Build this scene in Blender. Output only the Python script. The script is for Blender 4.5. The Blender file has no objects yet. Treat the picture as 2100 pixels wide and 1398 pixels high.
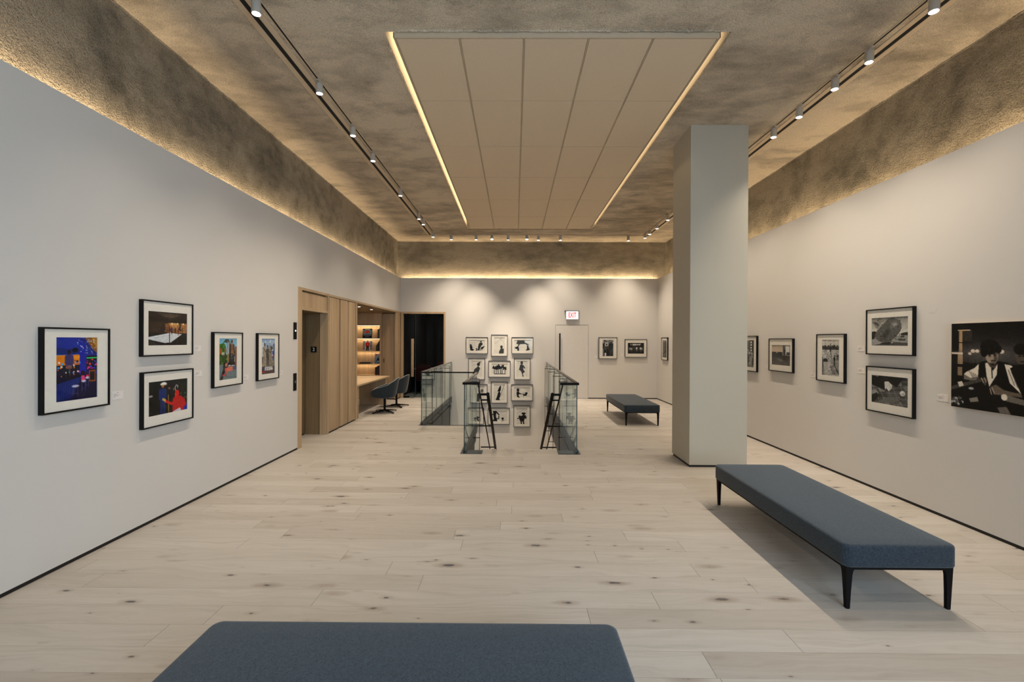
import bpy, bmesh, math, random
import numpy as np
from mathutils import Vector, Matrix, Quaternion

rnd = random.Random(7)
S = bpy.context.scene
C = S.collection

# ------------------------------------------------------------------ camera
CAM_H = 1.72
M = Matrix(((0.999971, 0.006315, 0.004302),
            (-0.006307, 0.999978, -0.001843),
            (-0.004313, 0.001816, 0.999989)))
cd = bpy.data.cameras.new('camera')
cam = bpy.data.objects.new('camera', cd)
C.objects.link(cam)
cd.sensor_fit = 'HORIZONTAL'
cd.sensor_width = 36.0
cd.lens = 36.0 * 900 / 2100
cd.clip_start = 0.05
R_, F_, U_ = M[0], M[1], M[2]
cam.matrix_world = Matrix(((R_[0], U_[0], -F_[0], 0), (R_[1], U_[1], -F_[1], 0), (R_[2], U_[2], -F_[2], CAM_H), (0, 0, 0, 1)))
S.camera = cam

# ------------------------------------------------------------------ light and exposure
S.view_settings.view_transform = 'Standard'
S.view_settings.look = 'None'
S.view_settings.exposure = 0.0
S.view_settings.gamma = 1.0
S.view_settings.use_curve_mapping = False
S.cycles.use_denoising = True
S.cycles.max_bounces = 10
S.cycles.diffuse_bounces = 5
S.cycles.glossy_bounces = 4
S.cycles.transparent_max_bounces = 16
S.cycles.caustics_reflective = False
S.cycles.caustics_refractive = False
S.cycles.sample_clamp_indirect = 4.0

WARM = (1.0, 0.84, 0.65)        # halogen-like track heads
LED = (1.0, 0.74, 0.44)         # hidden strips
DAY = (0.66, 0.84, 1.0)         # daylight behind the viewer
E_SPOT_L, E_SPOT_R, E_SPOT_B = 158.0, 152.0, 172.0
E_COVE_L, E_COVE_B, E_COVE_R = 92.0, 66.0, 84.0
E_RAFT = 12.0
E_DAY = 195.0

world = bpy.data.worlds.new('world')
S.world = world
world.use_nodes = True
world.node_tree.nodes['Background'].inputs[0].default_value = (0.55, 0.72, 1.0, 1)
world.node_tree.nodes['Background'].inputs[1].default_value = 0.25


def area(name, loc, direction, sx, sy, energy, color, spread=180, along=None):
    l = bpy.data.lights.new(name, 'AREA')
    l.shape = 'RECTANGLE'
    l.size, l.size_y = sx, sy
    l.energy, l.color = energy, color
    l.spread = math.radians(spread)
    o = bpy.data.objects.new(name, l)
    o.location = loc
    d = Vector(direction).normalized()
    z = -d
    x = Vector(along) if along else (Vector((0, 1, 0)) if abs(d.y) < .7 else Vector((1, 0, 0)))
    y = z.cross(x).normalized()
    x = y.cross(z)
    o.matrix_world = Matrix(((x.x, y.x, z.x, loc[0]), (x.y, y.y, z.y, loc[1]), (x.z, y.z, z.z, loc[2]), (0, 0, 0, 1)))
    C.objects.link(o)
    return o


XL, XR, YB, HW, ZC = -3.386, 4.206, 12.978, 3.551, 4.66
CXL, CXR, CYB = -3.511, 4.501, 13.128
YR = -1.7

area('daylight', (2.0, YR + .02, 2.3), (-.75, 1, -.35), 3.2, 2.6, E_DAY, DAY, 150, along=(1, 0, 0))
area('cove_light', (-3.462, 5.65, 3.505), (-1.0, 0, 1), 14.5, .03, E_COVE_L, LED)
area('cove_light', (0.4, 13.06, 3.515), (0, .8, 1), 7.6, .03, E_COVE_B, LED, along=(1, 0, 0))
area('cove_light', (4.33, 5.65, 3.47), (0.8, 0, 1), 14.5, .03, E_COVE_R, LED)
area('raft_light', (-1.13, 7.85, 4.80), (-1, 0, 0.0), 7.0, .03, E_RAFT, LED)
area('raft_light', (1.93, 7.85, 4.80), (1, 0, 0.0), 7.0, .03, E_RAFT * .6, LED)


# ------------------------------------------------------------------ node helpers
class NT:
    def __init__(self, name):
        self.m = bpy.data.materials.new(name)
        self.m.use_nodes = True
        self.t = self.m.node_tree
        self.t.nodes.clear()
        self.out = self.t.nodes.new('ShaderNodeOutputMaterial')

    def n(self, kind, **kw):
        nd = self.t.nodes.new(kind)
        for k, v in kw.items():
            setattr(nd, k, v)
        return nd

    def link(self, a, b):
        self.t.links.new(a, b)

    def put(self, sock, v):
        if hasattr(v, 'is_linked') or isinstance(v, bpy.types.NodeSocket):
            self.link(v, sock)
        else:
            sock.default_value = v

    def math(self, op, a, b=None, c=None, clamp=False):
        nd = self.n('ShaderNodeMath', operation=op, use_clamp=clamp)
        for i, v in enumerate((a, b, c)):
            if v is not None:
                self.put(nd.inputs[i], v)
        return nd.outputs[0]

    def vmath(self, op, a, b=None):
        nd = self.n('ShaderNodeVectorMath', operation=op)
        self.put(nd.inputs[0], a)
        if b is not None:
            self.put(nd.inputs[1], b)
        return nd.outputs[0]

    def coord(self, what='Object'):
        return self.n('ShaderNodeTexCoord').outputs[what]

    def sep(self, v):
        nd = self.n('ShaderNodeSeparateXYZ')
        self.link(v, nd.inputs[0])
        return nd.outputs

    def comb(self, x, y, z):
        nd = self.n('ShaderNodeCombineXYZ')
        for i, v in enumerate((x, y, z)):
            self.put(nd.inputs[i], v)
        return nd.outputs[0]

    def noise(self, vec, scale, detail=3, rough=.5, dist=0.0):
        nd = self.n('ShaderNodeTexNoise')
        self.link(vec, nd.inputs['Vector'])
        nd.inputs['Scale'].default_value = scale
        nd.inputs['Detail'].default_value = detail
        nd.inputs['Roughness'].default_value = rough
        nd.inputs['Distortion'].default_value = dist
        return nd.outputs['Fac']

    def white(self, vec):
        nd = self.n('ShaderNodeTexWhiteNoise', noise_dimensions='3D')
        self.link(vec, nd.inputs['Vector'])
        return nd.outputs

    def ramp(self, fac, stops, interp='LINEAR'):
        nd = self.n('ShaderNodeValToRGB')
        cr = nd.color_ramp
        cr.interpolation = interp
        while len(cr.elements) < len(stops):
            cr.elements.new(0.5)
        for e, (p, c) in zip(cr.elements, stops):
            e.position = p
            e.color = (*c, 1) if len(c) == 3 else c
        self.link(fac, nd.inputs[0])
        return nd.outputs[0]

    def mix(self, fac, a, b, mode='MIX'):
        nd = self.n('ShaderNodeMix', data_type='RGBA', blend_type=mode)
        self.put(nd.inputs[0], fac)
        for i, v in ((6, a), (7, b)):
            if isinstance(v, tuple) and len(v) == 3:
                v = (*v, 1)
            self.put(nd.inputs[i], v)
        return nd.outputs[2]

    def bump(self, h, strength, dist=.01):
        nd = self.n('ShaderNodeBump')
        nd.inputs['Strength'].default_value = strength
        nd.inputs['Distance'].default_value = dist
        self.link(h, nd.inputs['Height'])
        return nd.outputs[0]

    def bsdf(self, color, rough=.5, metal=0.0, spec=.5, normal=None, sheen=0.0, emit=None, estr=0.0):
        b = self.n('ShaderNodeBsdfPrincipled')
        if isinstance(color, tuple):
            color = (*color[:3], 1)
        self.put(b.inputs['Base Color'], color)
        self.put(b.inputs['Roughness'], rough)
        b.inputs['Metallic'].default_value = metal
        b.inputs['Specular IOR Level'].default_value = spec
        b.inputs['Sheen Weight'].default_value = sheen
        if normal is not None:
            self.link(normal, b.inputs['Normal'])
        if emit is not None:
            b.inputs['Emission Color'].default_value = (*emit, 1)
            b.inputs['Emission Strength'].default_value = estr
        self.link(b.outputs[0], self.out.inputs[0])
        return b


def plain(name, color, rough=.5, metal=0.0, spec=.5, noise=0.06, scale=30, sheen=0.0):
    t = NT(name)
    f = t.noise(t.coord(), scale, 2)
    c = t.mix(f, tuple(x * (1 - noise) for x in color), tuple(min(1, x * (1 + noise)) for x in color))
    t.bsdf(c, rough, metal, spec, sheen=sheen)
    return t.m


def emis(name, color, strength):
    t = NT(name)
    t.bsdf(tuple(x * .5 for x in color), .5, emit=color, estr=strength)
    return t.m


def m_plaster():
    t = NT('wall_paint')
    co = t.coord()
    f = t.noise(co, 1.3, 3)
    c = t.mix(f, (.63, .61, .585), (.67, .65, .625))
    t.bsdf(c, .75, spec=.25, normal=t.bump(t.noise(co, 160, 2), .06, .002))
    return t.m


def m_concrete(name='sprayed_concrete', dark=(.38, .325, .255), light=(.86, .745, .585), bump=1.0):
    t = NT(name)
    co = t.coord()
    big = t.noise(t.vmath('MULTIPLY', co, (.55, 1.0, 1.0)), .95, 5, .62, .6)
    med = t.noise(t.vmath('MULTIPLY', co, (.6, 1.0, 1.4)), 4.2, 4, .6, .3)
    fine = t.noise(co, 55, 3, .6)
    grit = t.noise(co, 115, 2, .55)
    v = t.math('MULTIPLY_ADD', med, .45, t.math('MULTIPLY', big, .75))
    v = t.math('MULTIPLY_ADD', fine, .16, v)
    c = t.ramp(v, [(.50, dark), (.60, tuple((a + b * .8) / 1.9 for a, b in zip(dark, light))), (.76, light)])
    pits = t.ramp(grit, [(.33, (.32, .31, .29)), (.47, (1, 1, 1))])
    c = t.mix(.68, c, pits, 'MULTIPLY')
    h = t.math('MULTIPLY_ADD', fine, .7, t.math('MULTIPLY', grit, .4))
    h = t.math('MULTIPLY_ADD', med, .5, h)
    t.bsdf(c, .95, spec=.1, normal=t.bump(h, bump, .045))
    return t.m


def m_floor():
    t = NT('oak_floor')
    co = t.coord()
    x, y, z = t.sep(co)
    W = .1915
    yr = t.math('DIVIDE', t.math('ADD', y, .055), W)
    row = t.math('FLOOR', yr)
    rr = t.white(t.comb(row, 3.7, 1.0))
    rx, ry, rz = t.sep(rr[1])
    L = t.math('MULTIPLY_ADD', rx, .9, 1.5)
    xs = t.math('DIVIDE', t.math('ADD', x, t.math('MULTIPLY', ry, 7.0)), L)
    col = t.math('FLOOR', xs)
    pid = t.white(t.comb(row, col, 9.0))
    px, py, pz = t.sep(pid[1])
    fy = t.math('FRACT', yr)
    fx = t.math('FRACT', xs)
    ey = t.math('MULTIPLY', t.math('MINIMUM', fy, t.math('SUBTRACT', 1.0, fy)), W)
    ex = t.math('MULTIPLY', t.math('MINIMUM', fx, t.math('SUBTRACT', 1.0, fx)), L)
    e = t.math('MINIMUM', ey, ex)
    seam = t.math('LESS_THAN', e, .0011)
    # grain in the plank's own space
    gv = t.comb(t.math('MULTIPLY_ADD', px, 40, x), t.math('MULTIPLY_ADD', py, 40, y), t.math('MULTIPLY', pz, 20))
    wob = t.noise(t.vmath('MULTIPLY', gv, (1.2, 5.0, 1)), 1.0, 3, .5)
    gs = t.vmath('MULTIPLY', gv, (1.1, 26.0, 1.0))
    gs = t.vmath('ADD', gs, t.comb(0.0, t.math('MULTIPLY', wob, 7.0), 0.0))
    grain = t.noise(gs, 1.0, 5, .62, .5)
    fine = t.noise(t.vmath('MULTIPLY', gv, (6.0, 240.0, 1)), 1.0, 2, .6)
    c = t.ramp(grain, [(.22, (.385, .354, .318)), (.5, (.465, .434, .396)), (.8, (.52, .49, .455))])
    c = t.mix(t.math('MULTIPLY', fine, .20), c, (.30, .26, .22))
    tone = t.ramp(px, [(0, (.86, .835, .81)), (.25, (.95, .94, .93)), (1, (1.04, 1.045, 1.05))])
    c = t.mix(1.0, c, tone, 'MULTIPLY')
    # knots: some large with a brown halo, many small and blue-black
    wig = t.math('MULTIPLY', t.math('SUBTRACT', t.noise(gv, 28, 3), .5), .12)
    for (sx, sy, thr, gain, hz) in ((2.5, 7.5, .40, .25, .5), (4.6, 12.0, .62, .36, .35), (1.3, 4.2, .50, .14, .6)):
        vo = t.n('ShaderNodeTexVoronoi', feature='F1')
        t.link(t.vmath('MULTIPLY', gv, (sx, sy, 1.0)), vo.inputs['Vector'])
        vo.inputs['Scale'].default_value = 1.0
        kc = t.sep(vo.outputs['Color'])
        size = t.math('MULTIPLY', t.math('SUBTRACT', kc[0], thr), gain)
        kd = t.math('ADD', vo.outputs['Distance'], wig)
        core = t.math('MULTIPLY', t.math('SUBTRACT', size, kd), 22, clamp=True)
        halo = t.math('MULTIPLY', t.math('SUBTRACT', t.math('MULTIPLY', size, 2.6), kd), 5.0, clamp=True)
        c = t.mix(t.math('MULTIPLY', halo, hz), c, (.22, .165, .125))
        c = t.mix(t.math('MULTIPLY', core, .9), c, t.mix(kc[1], (.045, .055, .075), (.10, .085, .075)))
    seam_end = t.math('LESS_THAN', ex, .0013)
    c = t.mix(t.math('MULTIPLY', seam, .42), c, (.13, .105, .085))
    c = t.mix(t.math('MULTIPLY', seam_end, .7), c, (.08, .065, .055))
    h = t.math('MULTIPLY_ADD', fine, .3, t.math('MULTIPLY', t.math('MINIMUM', t.math('MULTIPLY', e, 300.0), 1.0), 1.0))
    t.bsdf(c, t.math('MULTIPLY_ADD', grain, .15, .42), spec=.35, normal=t.bump(h, .22, .003))
    return t.m


def m_wood(name, axis='z', a=(.36, .25, .145), b=(.545, .395, .245), rough=.5):
    t = NT(name)
    co = t.coord()
    sc = {'z': (34, 34, .9), 'y': (34, .9, 34), 'x': (.9, 34, 34)}[axis]
    sc2 = {'z': (2.2, 2.2, .12), 'y': (2.2, .12, 2.2), 'x': (.12, 2.2, 2.2)}[axis]
    g = t.noise(t.vmath('MULTIPLY', co, sc), 1.0, 4, .6, .4)
    br = t.noise(t.vmath('MULTIPLY', co, sc2), 2.0, 2, .5)
    f = t.math('MULTIPLY_ADD', br, .6, t.math('MULTIPLY', g, .55))
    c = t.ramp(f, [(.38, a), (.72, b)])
    t.bsdf(c, rough, spec=.35, normal=t.bump(g, .08, .002))
    return t.m


def m_fabric(name, a, b):
    t = NT(name)
    co = t.coord()
    g = t.noise(co, 190, 3, .75)
    w = t.noise(co, 75, 2, .6)
    c = t.ramp(t.math('MULTIPLY_ADD', w, .25, t.math('MULTIPLY', g, .75)), [(.32, a), (.68, b)])
    t.bsdf(c, .95, spec=.12, sheen=.25, normal=t.bump(g, .35, .003))
    return t.m


def m_glass(name='balustrade_glass', tint=(.945, .970, .968), base=.022, gain=1.0):
    t = NT(name)
    tr = t.n('ShaderNodeBsdfTransparent')
    tr.inputs[0].default_value = (*tint, 1)
    gl = t.n('ShaderNodeBsdfGlossy')
    gl.inputs['Color'].default_value = (.9, .95, .95, 1)
    gl.inputs['Roughness'].default_value = 0.02
    lw = t.n('ShaderNodeLayerWeight')
    lw.inputs['Blend'].default_value = .5
    f = t.math('MULTIPLY', t.math('MULTIPLY_ADD', t.math('POWER', lw.outputs['Facing'], 5.0), .9, base), gain)
    mx = t.n('ShaderNodeMixShader')
    t.link(f, mx.inputs[0])
    t.link(tr.outputs[0], mx.inputs[1])
    t.link(gl.outputs[0], mx.inputs[2])
    t.link(mx.outputs[0], t.out.inputs[0])
    return t.m


def m_tile():
    t = NT('acoustic_tile')
    co = t.coord()
    sp = t.noise(co, 150, 2, .6)
    c = t.ramp(sp, [(.30, (.44, .365, .265)), (.40, (.66, .555, .415))])
    t.bsdf(c, .9, spec=.1, normal=t.bump(sp, .15, .003))
    return t.m


def m_art():
    t = NT('photo_print')
    a = t.n('ShaderNodeVertexColor', layer_name='print')
    t.bsdf(a.outputs[0], .35, spec=.3)
    return t.m


MAT = dict(
    column=plain('column_paint', (.50, .475, .405), .75, spec=.25, noise=.02, scale=2),
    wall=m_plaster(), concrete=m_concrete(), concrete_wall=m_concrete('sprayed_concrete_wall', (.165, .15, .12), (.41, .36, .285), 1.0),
    floor=m_floor(), wood=m_wood('oak_veneer'), wood_y=m_wood('oak_veneer_long', 'y'), wood_x=m_wood('oak_veneer_cross', 'x'),
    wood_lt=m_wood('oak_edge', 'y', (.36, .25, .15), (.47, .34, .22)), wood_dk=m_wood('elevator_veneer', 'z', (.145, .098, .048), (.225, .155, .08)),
    fabric=m_fabric('bench_wool', (.005, .0105, .0175), (.047, .066, .088)), chair_fabric=m_fabric('chair_wool', (.014, .020, .026), (.038, .050, .062)),
    piping=plain('grey_piping', (.34, .36, .37), .8), black=plain('black_metal', (.006, .0055, .006), .6, spec=.1), base=plain('black_baseboard', (.006, .005, .005), .6),
    frame=plain('black_frame_wood', (.005, .0045, .005), .5, spec=.2), mat=plain('mat_board', (.82, .79, .74), .9, spec=.1), glass=m_glass(),
    pane=m_glass('picture_glazing', (.99, .99, .985), base=.015, gain=.45), dark_glass=m_glass('door_glass', (.72, .76, .78), base=.02, gain=.3),
    edge=plain('glass_edge', (.018, .055, .062), .2), steel=plain('brushed_steel', (.20, .195, .185), .38, .7), fascia=plain('blue_grey_steel', (.060, .070, .080), .5, .3),
    white=plain('white_enamel', (.50, .475, .43), .45), lens=emis('lamp_lens', (1.0, .93, .85), 14.0), tile=m_tile(), trimc=plain('slot_trim', (.56, .455, .33), .7),
    cream=plain('recess_plaster', (.72, .66, .55), .8), slot=plain('slot_black', (.004, .004, .004), .9), door=plain('door_paint', (.66, .63, .60), .6),
    card=plain('label_card', (.74, .71, .69), .9), ink=plain('label_ink', (.16, .16, .17), .9), red=plain('label_red', (.5, .03, .03), .8),
    exitw=emis('exit_face', (1.0, .97, .97), 1.15), exitr=emis('exit_letters', (.85, .05, .04), .55), art=m_art(),
    charcoal=plain('charcoal_wall', (.06, .06, .064), .9, spec=.1), redch=plain('dark_red_upholstery', (.075, .006, .008), .8), wtable=plain('white_table', (.5, .47, .43), .5),
    led=emis('led_strip', (1.0, .78, .48), 4.0), stairw=m_wood('stair_oak', 'x'), lip=plain('canvas_edge', (.45, .34, .22), .7),
)


# ------------------------------------------------------------------ geometry helpers
class MB:
    def __init__(self):
        self.bm = bmesh.new()

    def box(self, x0, x1, y0, y1, z0, z1, bev=0.0, mi=0, seg=2):
        x0, x1 = min(x0, x1), max(x0, x1)
        y0, y1 = min(y0, y1), max(y0, y1)
        z0, z1 = min(z0, z1), max(z0, z1)
        b = self.bm
        v = [b.verts.new(p) for p in ((x0, y0, z0), (x1, y0, z0), (x1, y1, z0), (x0, y1, z0), (x0, y0, z1), (x1, y0, z1), (x1, y1, z1), (x0, y1, z1))]
        fs = [b.faces.new([v[i] for i in q]) for q in ((3, 2, 1, 0), (4, 5, 6, 7), (0, 1, 5, 4), (1, 2, 6, 5), (2, 3, 7, 6), (3, 0, 4, 7))]
        for f in fs:
            f.material_index = mi
        if bev > 0:
            ed = list({e for f in fs for e in f.edges})
            r = bmesh.ops.bevel(b, geom=ed, offset=bev, segments=seg, profile=.5, affect='EDGES')
            for f in r['faces']:
                f.material_index = mi
        return fs

    def ring(self, c, ax, r, n, up=None):
        ax = Vector(ax).normalized()
        u = (up or (Vector((0, 0, 1)) if abs(ax.z) < .9 else Vector((1, 0, 0))))
        a = ax.cross(u).normalized()
        bb = a.cross(ax).normalized()
        return [self.bm.verts.new(Vector(c) + a * (r * math.cos(2 * math.pi * i / n)) + bb * (r * math.sin(2 * math.pi * i / n))) for i in range(n)]

    def skin(self, rings, mi=0, caps=True, closed=False):
        b = self.bm
        n = len(rings[0])
        pairs = list(zip(rings[:-1], rings[1:])) + ([(rings[-1], rings[0])] if closed else [])
        for p, q in pairs:
            for i in range(n):
                f = b.faces.new((p[i], p[(i + 1) % n], q[(i + 1) % n], q[i]))
                f.material_index = mi
        if caps and not closed:
            b.faces.new(rings[0][::-1]).material_index = mi
            b.faces.new(rings[-1]).material_index = mi

    def tube(self, pts, r, n=10, mi=0, caps=True):
        pts = [Vector(p) for p in pts]
        rs = r if isinstance(r, (list, tuple)) else [r] * len(pts)
        rings = []
        for i, p in enumerate(pts):
            d = (pts[min(i + 1, len(pts) - 1)] - pts[max(i - 1, 0)])
            rings.append(self.ring(p, d, rs[i], n))
        self.skin(rings, mi, caps)

    def lathe(self, prof, n=24, c=(0, 0, 0), mi=0):
        rings = []
        for r, z in prof:
            rings.append([self.bm.verts.new((c[0] + r * math.cos(2 * math.pi * i / n), c[1] + r * math.sin(2 * math.pi * i / n), c[2] + z)) for i in range(n)])
        self.skin(rings, mi, True)

    def prism(self, poly, z0, z1, mi=0, plane='xy'):
        def P(a, b_, c):
            return {'xy': (a, b_, c), 'xz': (a, c, b_), 'yz': (c, a, b_)}[plane]
        b = self.bm
        lo = [b.verts.new(P(a, q, z0)) for a, q in poly]
        hi = [b.verts.new(P(a, q, z1)) for a, q in poly]
        n = len(poly)
        b.faces.new(lo[::-1]).material_index = mi
        b.faces.new(hi).material_index = mi
        for i in range(n):
            b.faces.new((lo[i], lo[(i + 1) % n], hi[(i + 1) % n], hi[i])).material_index = mi

    def loft(self, secs, mi=0):
        rings = [[self.bm.verts.new(p) for p in s] for s in secs]
        self.skin(rings, mi, True)

    def bar(self, p, q, w, h, mi=0, up=(0, 0, 1)):
        p, q = Vector(p), Vector(q)
        d = (q - p).normalized()
        s = d.cross(Vector(up))
        if s.length < 1e-4:
            s = Vector((1, 0, 0))
        s.normalize()
        u = s.cross(d).normalized()
        cs = [s * (w / 2) + u * (h / 2), s * (-w / 2) + u * (h / 2), s * (-w / 2) - u * (h / 2), s * (w / 2) - u * (h / 2)]
        self.loft([[p + k for k in cs], [q + k for k in cs]], mi)

    def build(self, name, mats, parent=None, world=True, smooth=40):
        me = bpy.data.meshes.new(name)
        bmesh.ops.recalc_face_normals(self.bm, faces=self.bm.faces[:])
        root = parent
        while root is not None and root.parent is not None:
            root = root.parent
        off = Vector((0, 0, 0))
        if parent is not None and world:
            off = Vector(root.location)
        if parent is None and world == 'c':
            pass
        if off.length:
            bmesh.ops.translate(self.bm, verts=self.bm.verts[:], vec=-off)
        self.bm.to_mesh(me)
        self.bm.free()
        for mm in (mats if isinstance(mats, (list, tuple)) else [mats]):
            me.materials.append(MAT[mm] if isinstance(mm, str) else mm)
        if smooth:
            me.polygons.foreach_set('use_smooth', [True] * len(me.polygons))
            me.set_sharp_from_angle(angle=math.radians(smooth))
        o = bpy.data.objects.new(name, me)
        C.objects.link(o)
        if parent is not None:
            o.parent = parent
        return o


def thing(name, label, cat, loc=(0, 0, 0), rz=0.0, group=None):
    o = bpy.data.objects.new(name, None)
    C.objects.link(o)
    o.empty_display_size = .1
    o.location = loc
    o.rotation_euler = (0, 0, rz)
    return tag(o, label, cat, group)


def tag(o, label, cat, group=None, kind=None):
    o['label'] = label
    o['category'] = cat
    if group:
        o['group'] = group
    if kind:
        o['kind'] = kind
    return o


def struct(name, mb, mats, parent=None, label=None, cat=None, smooth=40):
    o = mb.build(name, mats, parent, smooth=smooth)
    if parent is None:
        o['kind'] = 'structure'
        if label:
            o['label'] = label
        if cat:
            o['category'] = cat
    return o


def dup(root, loc, rz, label, group=None):
    def cp(o, par):
        c = o.copy()
        C.objects.link(c)
        c.parent = par
        for ch in list(o.children):
            cp(ch, c)
        return c
    r = cp(root, None)
    r.location = loc
    r.rotation_euler = (0, 0, rz)
    r['label'] = label
    if group:
        r['group'] = group
    return r


def text_mesh(s, size, depth=.002, sx=1.0, bold=0.0):
    cu = bpy.data.curves.new('txt', 'FONT')
    cu.body = s
    cu.size = size
    cu.align_x = 'CENTER'
    cu.align_y = 'CENTER'
    cu.extrude = depth / 2
    cu.offset = bold
    o = bpy.data.objects.new('txt', cu)
    C.objects.link(o)
    dg = bpy.context.evaluated_depsgraph_get()
    me = bpy.data.meshes.new_from_object(o.evaluated_get(dg))
    bpy.data.objects.remove(o)
    me.transform(Matrix.Scale(sx, 4, (1, 0, 0)))
    me.transform(Matrix.Rotation(math.radians(90), 4, 'X'))    # stands up, faces -y
    me.materials.clear()
    return me


# ------------------------------------------------------------------ the room
# floor: boards run across the room; an L-shaped stair opening is left out
OX0, OX1, OY0, OYM, OXW = -.80, .985, 6.62, 8.82, -1.90
NX0, NX1, NY = -.49, .665, 6.93
b = MB()
ZB = -.05
for (x0, x1, y0, y1) in ((-5.2, 4.5, YR, OY0), (-5.2, OX0, OY0, OYM), (-5.2, OXW, OYM, YB), (OX1, 4.5, OY0, YB), (NX0, NX1, OY0, NY), (-5.2, -2.0, YB, 17.0)):
    b.box(x0, x1, y0, y1, ZB, 0)
struct('floor', b, 'floor', label='pale oak plank floor with dark knots', cat='floor', smooth=0)

# ceiling with the opening of the recess
RX0, RX1, RY0, RY1 = -1.262, 2.045, 4.19, 11.69


def rough_sheet(fx, nu, nv, amp, seed):
    """a sprayed surface: a grid whose points wander a little along the normal"""
    rs = np.random.RandomState(seed)
    bm = bmesh.new()
    g = [[bm.verts.new(fx(i / nu, j / nv, rs.uniform(-amp, amp) if 0 < i < nu and 0 < j < nv else 0)) for j in range(nv + 1)] for i in range(nu + 1)]
    for i in range(nu):
        for j in range(nv):
            bm.faces.new((g[i][j], g[i + 1][j], g[i + 1][j + 1], g[i][j + 1]))
    return bm


b = MB()
for (x0, x1, y0, y1) in ((CXL - .1, RX0, YR, CYB + .1), (RX1, CXR + .1, YR, CYB + .1), (RX0, RX1, YR, RY0), (RX0, RX1, RY1, CYB + .1)):
    b.box(x0, x1, y0, y1, ZC, ZC + .02)
ceil = struct('ceiling', b, 'concrete', label='mottled sprayed concrete ceiling', cat='ceiling', smooth=0)
# ragged lip of sprayed material round the opening
b = MB()
rs = random.Random(3)


def lip(p, q, nrm):
    p, q = Vector(p), Vector(q)
    n = int((q - p).length / .035)
    rings = []
    for i in range(n + 1):
        c = p.lerp(q, i / n) + Vector(nrm) * rs.uniform(-.006, .006) + Vector((0, 0, rs.uniform(-.005, .004)))
        rings.append(b.ring(c, q - p, rs.uniform(.010, .017), 6))
    b.skin(rings)


lip((RX0, RY0 - .012, ZC + .004), (RX1, RY0 - .012, ZC + .004), (0, 1, 0))
lip((RX0 - .012, RY0, ZC + .004), (RX0 - .012, RY1, ZC + .004), (1, 0, 0))
lip((RX1 + .012, RY0, ZC + .004), (RX1 + .012, RY1, ZC + .004), (1, 0, 0))
lip((RX0, RY1 + .012, ZC + .004), (RX1, RY1 + .012, ZC + .004), (0, 1, 0))
b.build('opening_lip', 'concrete', ceil)
# recess above the opening
b = MB()
b.box(RX0 - .05, RX0, RY0 - .05, RY1 + .05, ZC + .02, 5.0)
b.box(RX1, RX1 + .05, RY0 - .05, RY1 + .05, ZC + .02, 5.0)
b.box(RX0, RX1, RY0 - .05, RY0, ZC + .02, 5.0)
b.box(RX0, RX1, RY1, RY1 + .05, ZC + .02, 5.0)
b.box(RX0 - .05, RX1 + .05, RY0 - .05, RY1 + .05, 5.0, 5.05)
struct('trim_1', b, 'cream', label='cream recess above the acoustic raft', cat='ceiling recess')

# upper concrete walls behind the coves
b = MB(); b.box(CXL - .1, CXL, YR, CYB + .1, 3.2, ZC); b.box(CXL, XL - .06, YR, YB, 3.30, 3.34)
struct('wall_left_upper', b, 'concrete_wall', label='rough concrete upper wall above the colour photographs', cat='wall')
b = MB(); b.box(CXR, CXR + .1, YR, CYB + .1, 3.2, ZC); b.box(XR + .06, CXR, YR, YB + .06, 3.24, 3.28)
struct('wall_right_upper', b, 'concrete_wall', label='rough concrete upper wall above the black and white photographs', cat='wall')
b = MB(); b.box(CXL, CXR, CYB, CYB + .1, 3.2, ZC); b.box(XL, XR, YB + .06, CYB, 3.30, 3.34)
struct('wall_back_upper', b, 'concrete_wall', label='rough concrete upper wall above the far wall', cat='wall')
# sprayed fillets in the upper corners
b = MB()


def fillet(p, q, r0=.012):
    p, q = Vector(p), Vector(q)
    n = int((q - p).length / .05)
    b.skin([b.ring(p.lerp(q, i / n) + Vector((rs.uniform(-.006, .006), rs.uniform(-.006, .006), rs.uniform(-.006, .006))), q - p, r0 * rs.uniform(.75, 1.3), 7) for i in range(n + 1)])


fillet((CXL + .002, YR, ZC), (CXL + .002, CYB, ZC))
fillet((CXR - .002, YR, ZC), (CXR - .002, CYB, ZC))
fillet((CXL, CYB - .002, ZC), (CXR, CYB - .002, ZC))
fillet((CXL, CYB, 3.4), (CXL, CYB, ZC))
fillet((CXR, CYB, 3.4), (CXR, CYB, ZC), .012)
struct('trim_2', b, 'concrete_wall', label='rough sprayed corner where concrete walls meet the ceiling', cat='trim')

MW0, MW1, MWT = 6.83, YB, 2.545        # millwork run on the left wall
b = MB()
b.box(XL - .06, XL, YR, MW0, 0.03, HW)
b.box(XL - .06, XL, MW0, YB + .06, MWT, HW)
struct('wall_left', b, 'wall', label='white wall carrying the colour photographs', cat='wall', smooth=0)
b = MB(); b.box(XR, XR + .06, YR, YB + .06, 0.03, HW)
struct('wall_right', b, 'wall', label='white wall carrying the black and white photographs', cat='wall', smooth=0)
GD0, GD1, GDT = -3.377, -2.052, 2.547  # glazed door opening
WD0, WD1, WDT = 1.199, 2.176, 2.178    # white door opening
b = MB()
b.box(GD1, WD0, YB, YB + .06, 0.03, HW)
b.box(XL, GD1, YB, YB + .06, GDT, HW)
b.box(WD1, XR, YB, YB + .06, 0.03, HW)
b.box(WD0, WD1, YB, YB + .06, WDT, HW)
b.box(OXW - .02, OX1 + .02, YB, YB + .06, -3.4, 0.03)
b.box(GD1, OXW - .02, YB, YB + .06, -.3, .03)
b.box(OX1 + .02, WD0, YB, YB + .06, -.3, .03)
struct('wall_back', b, 'wall', label='white far wall that drops into the stairwell', cat='wall', smooth=0)

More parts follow.
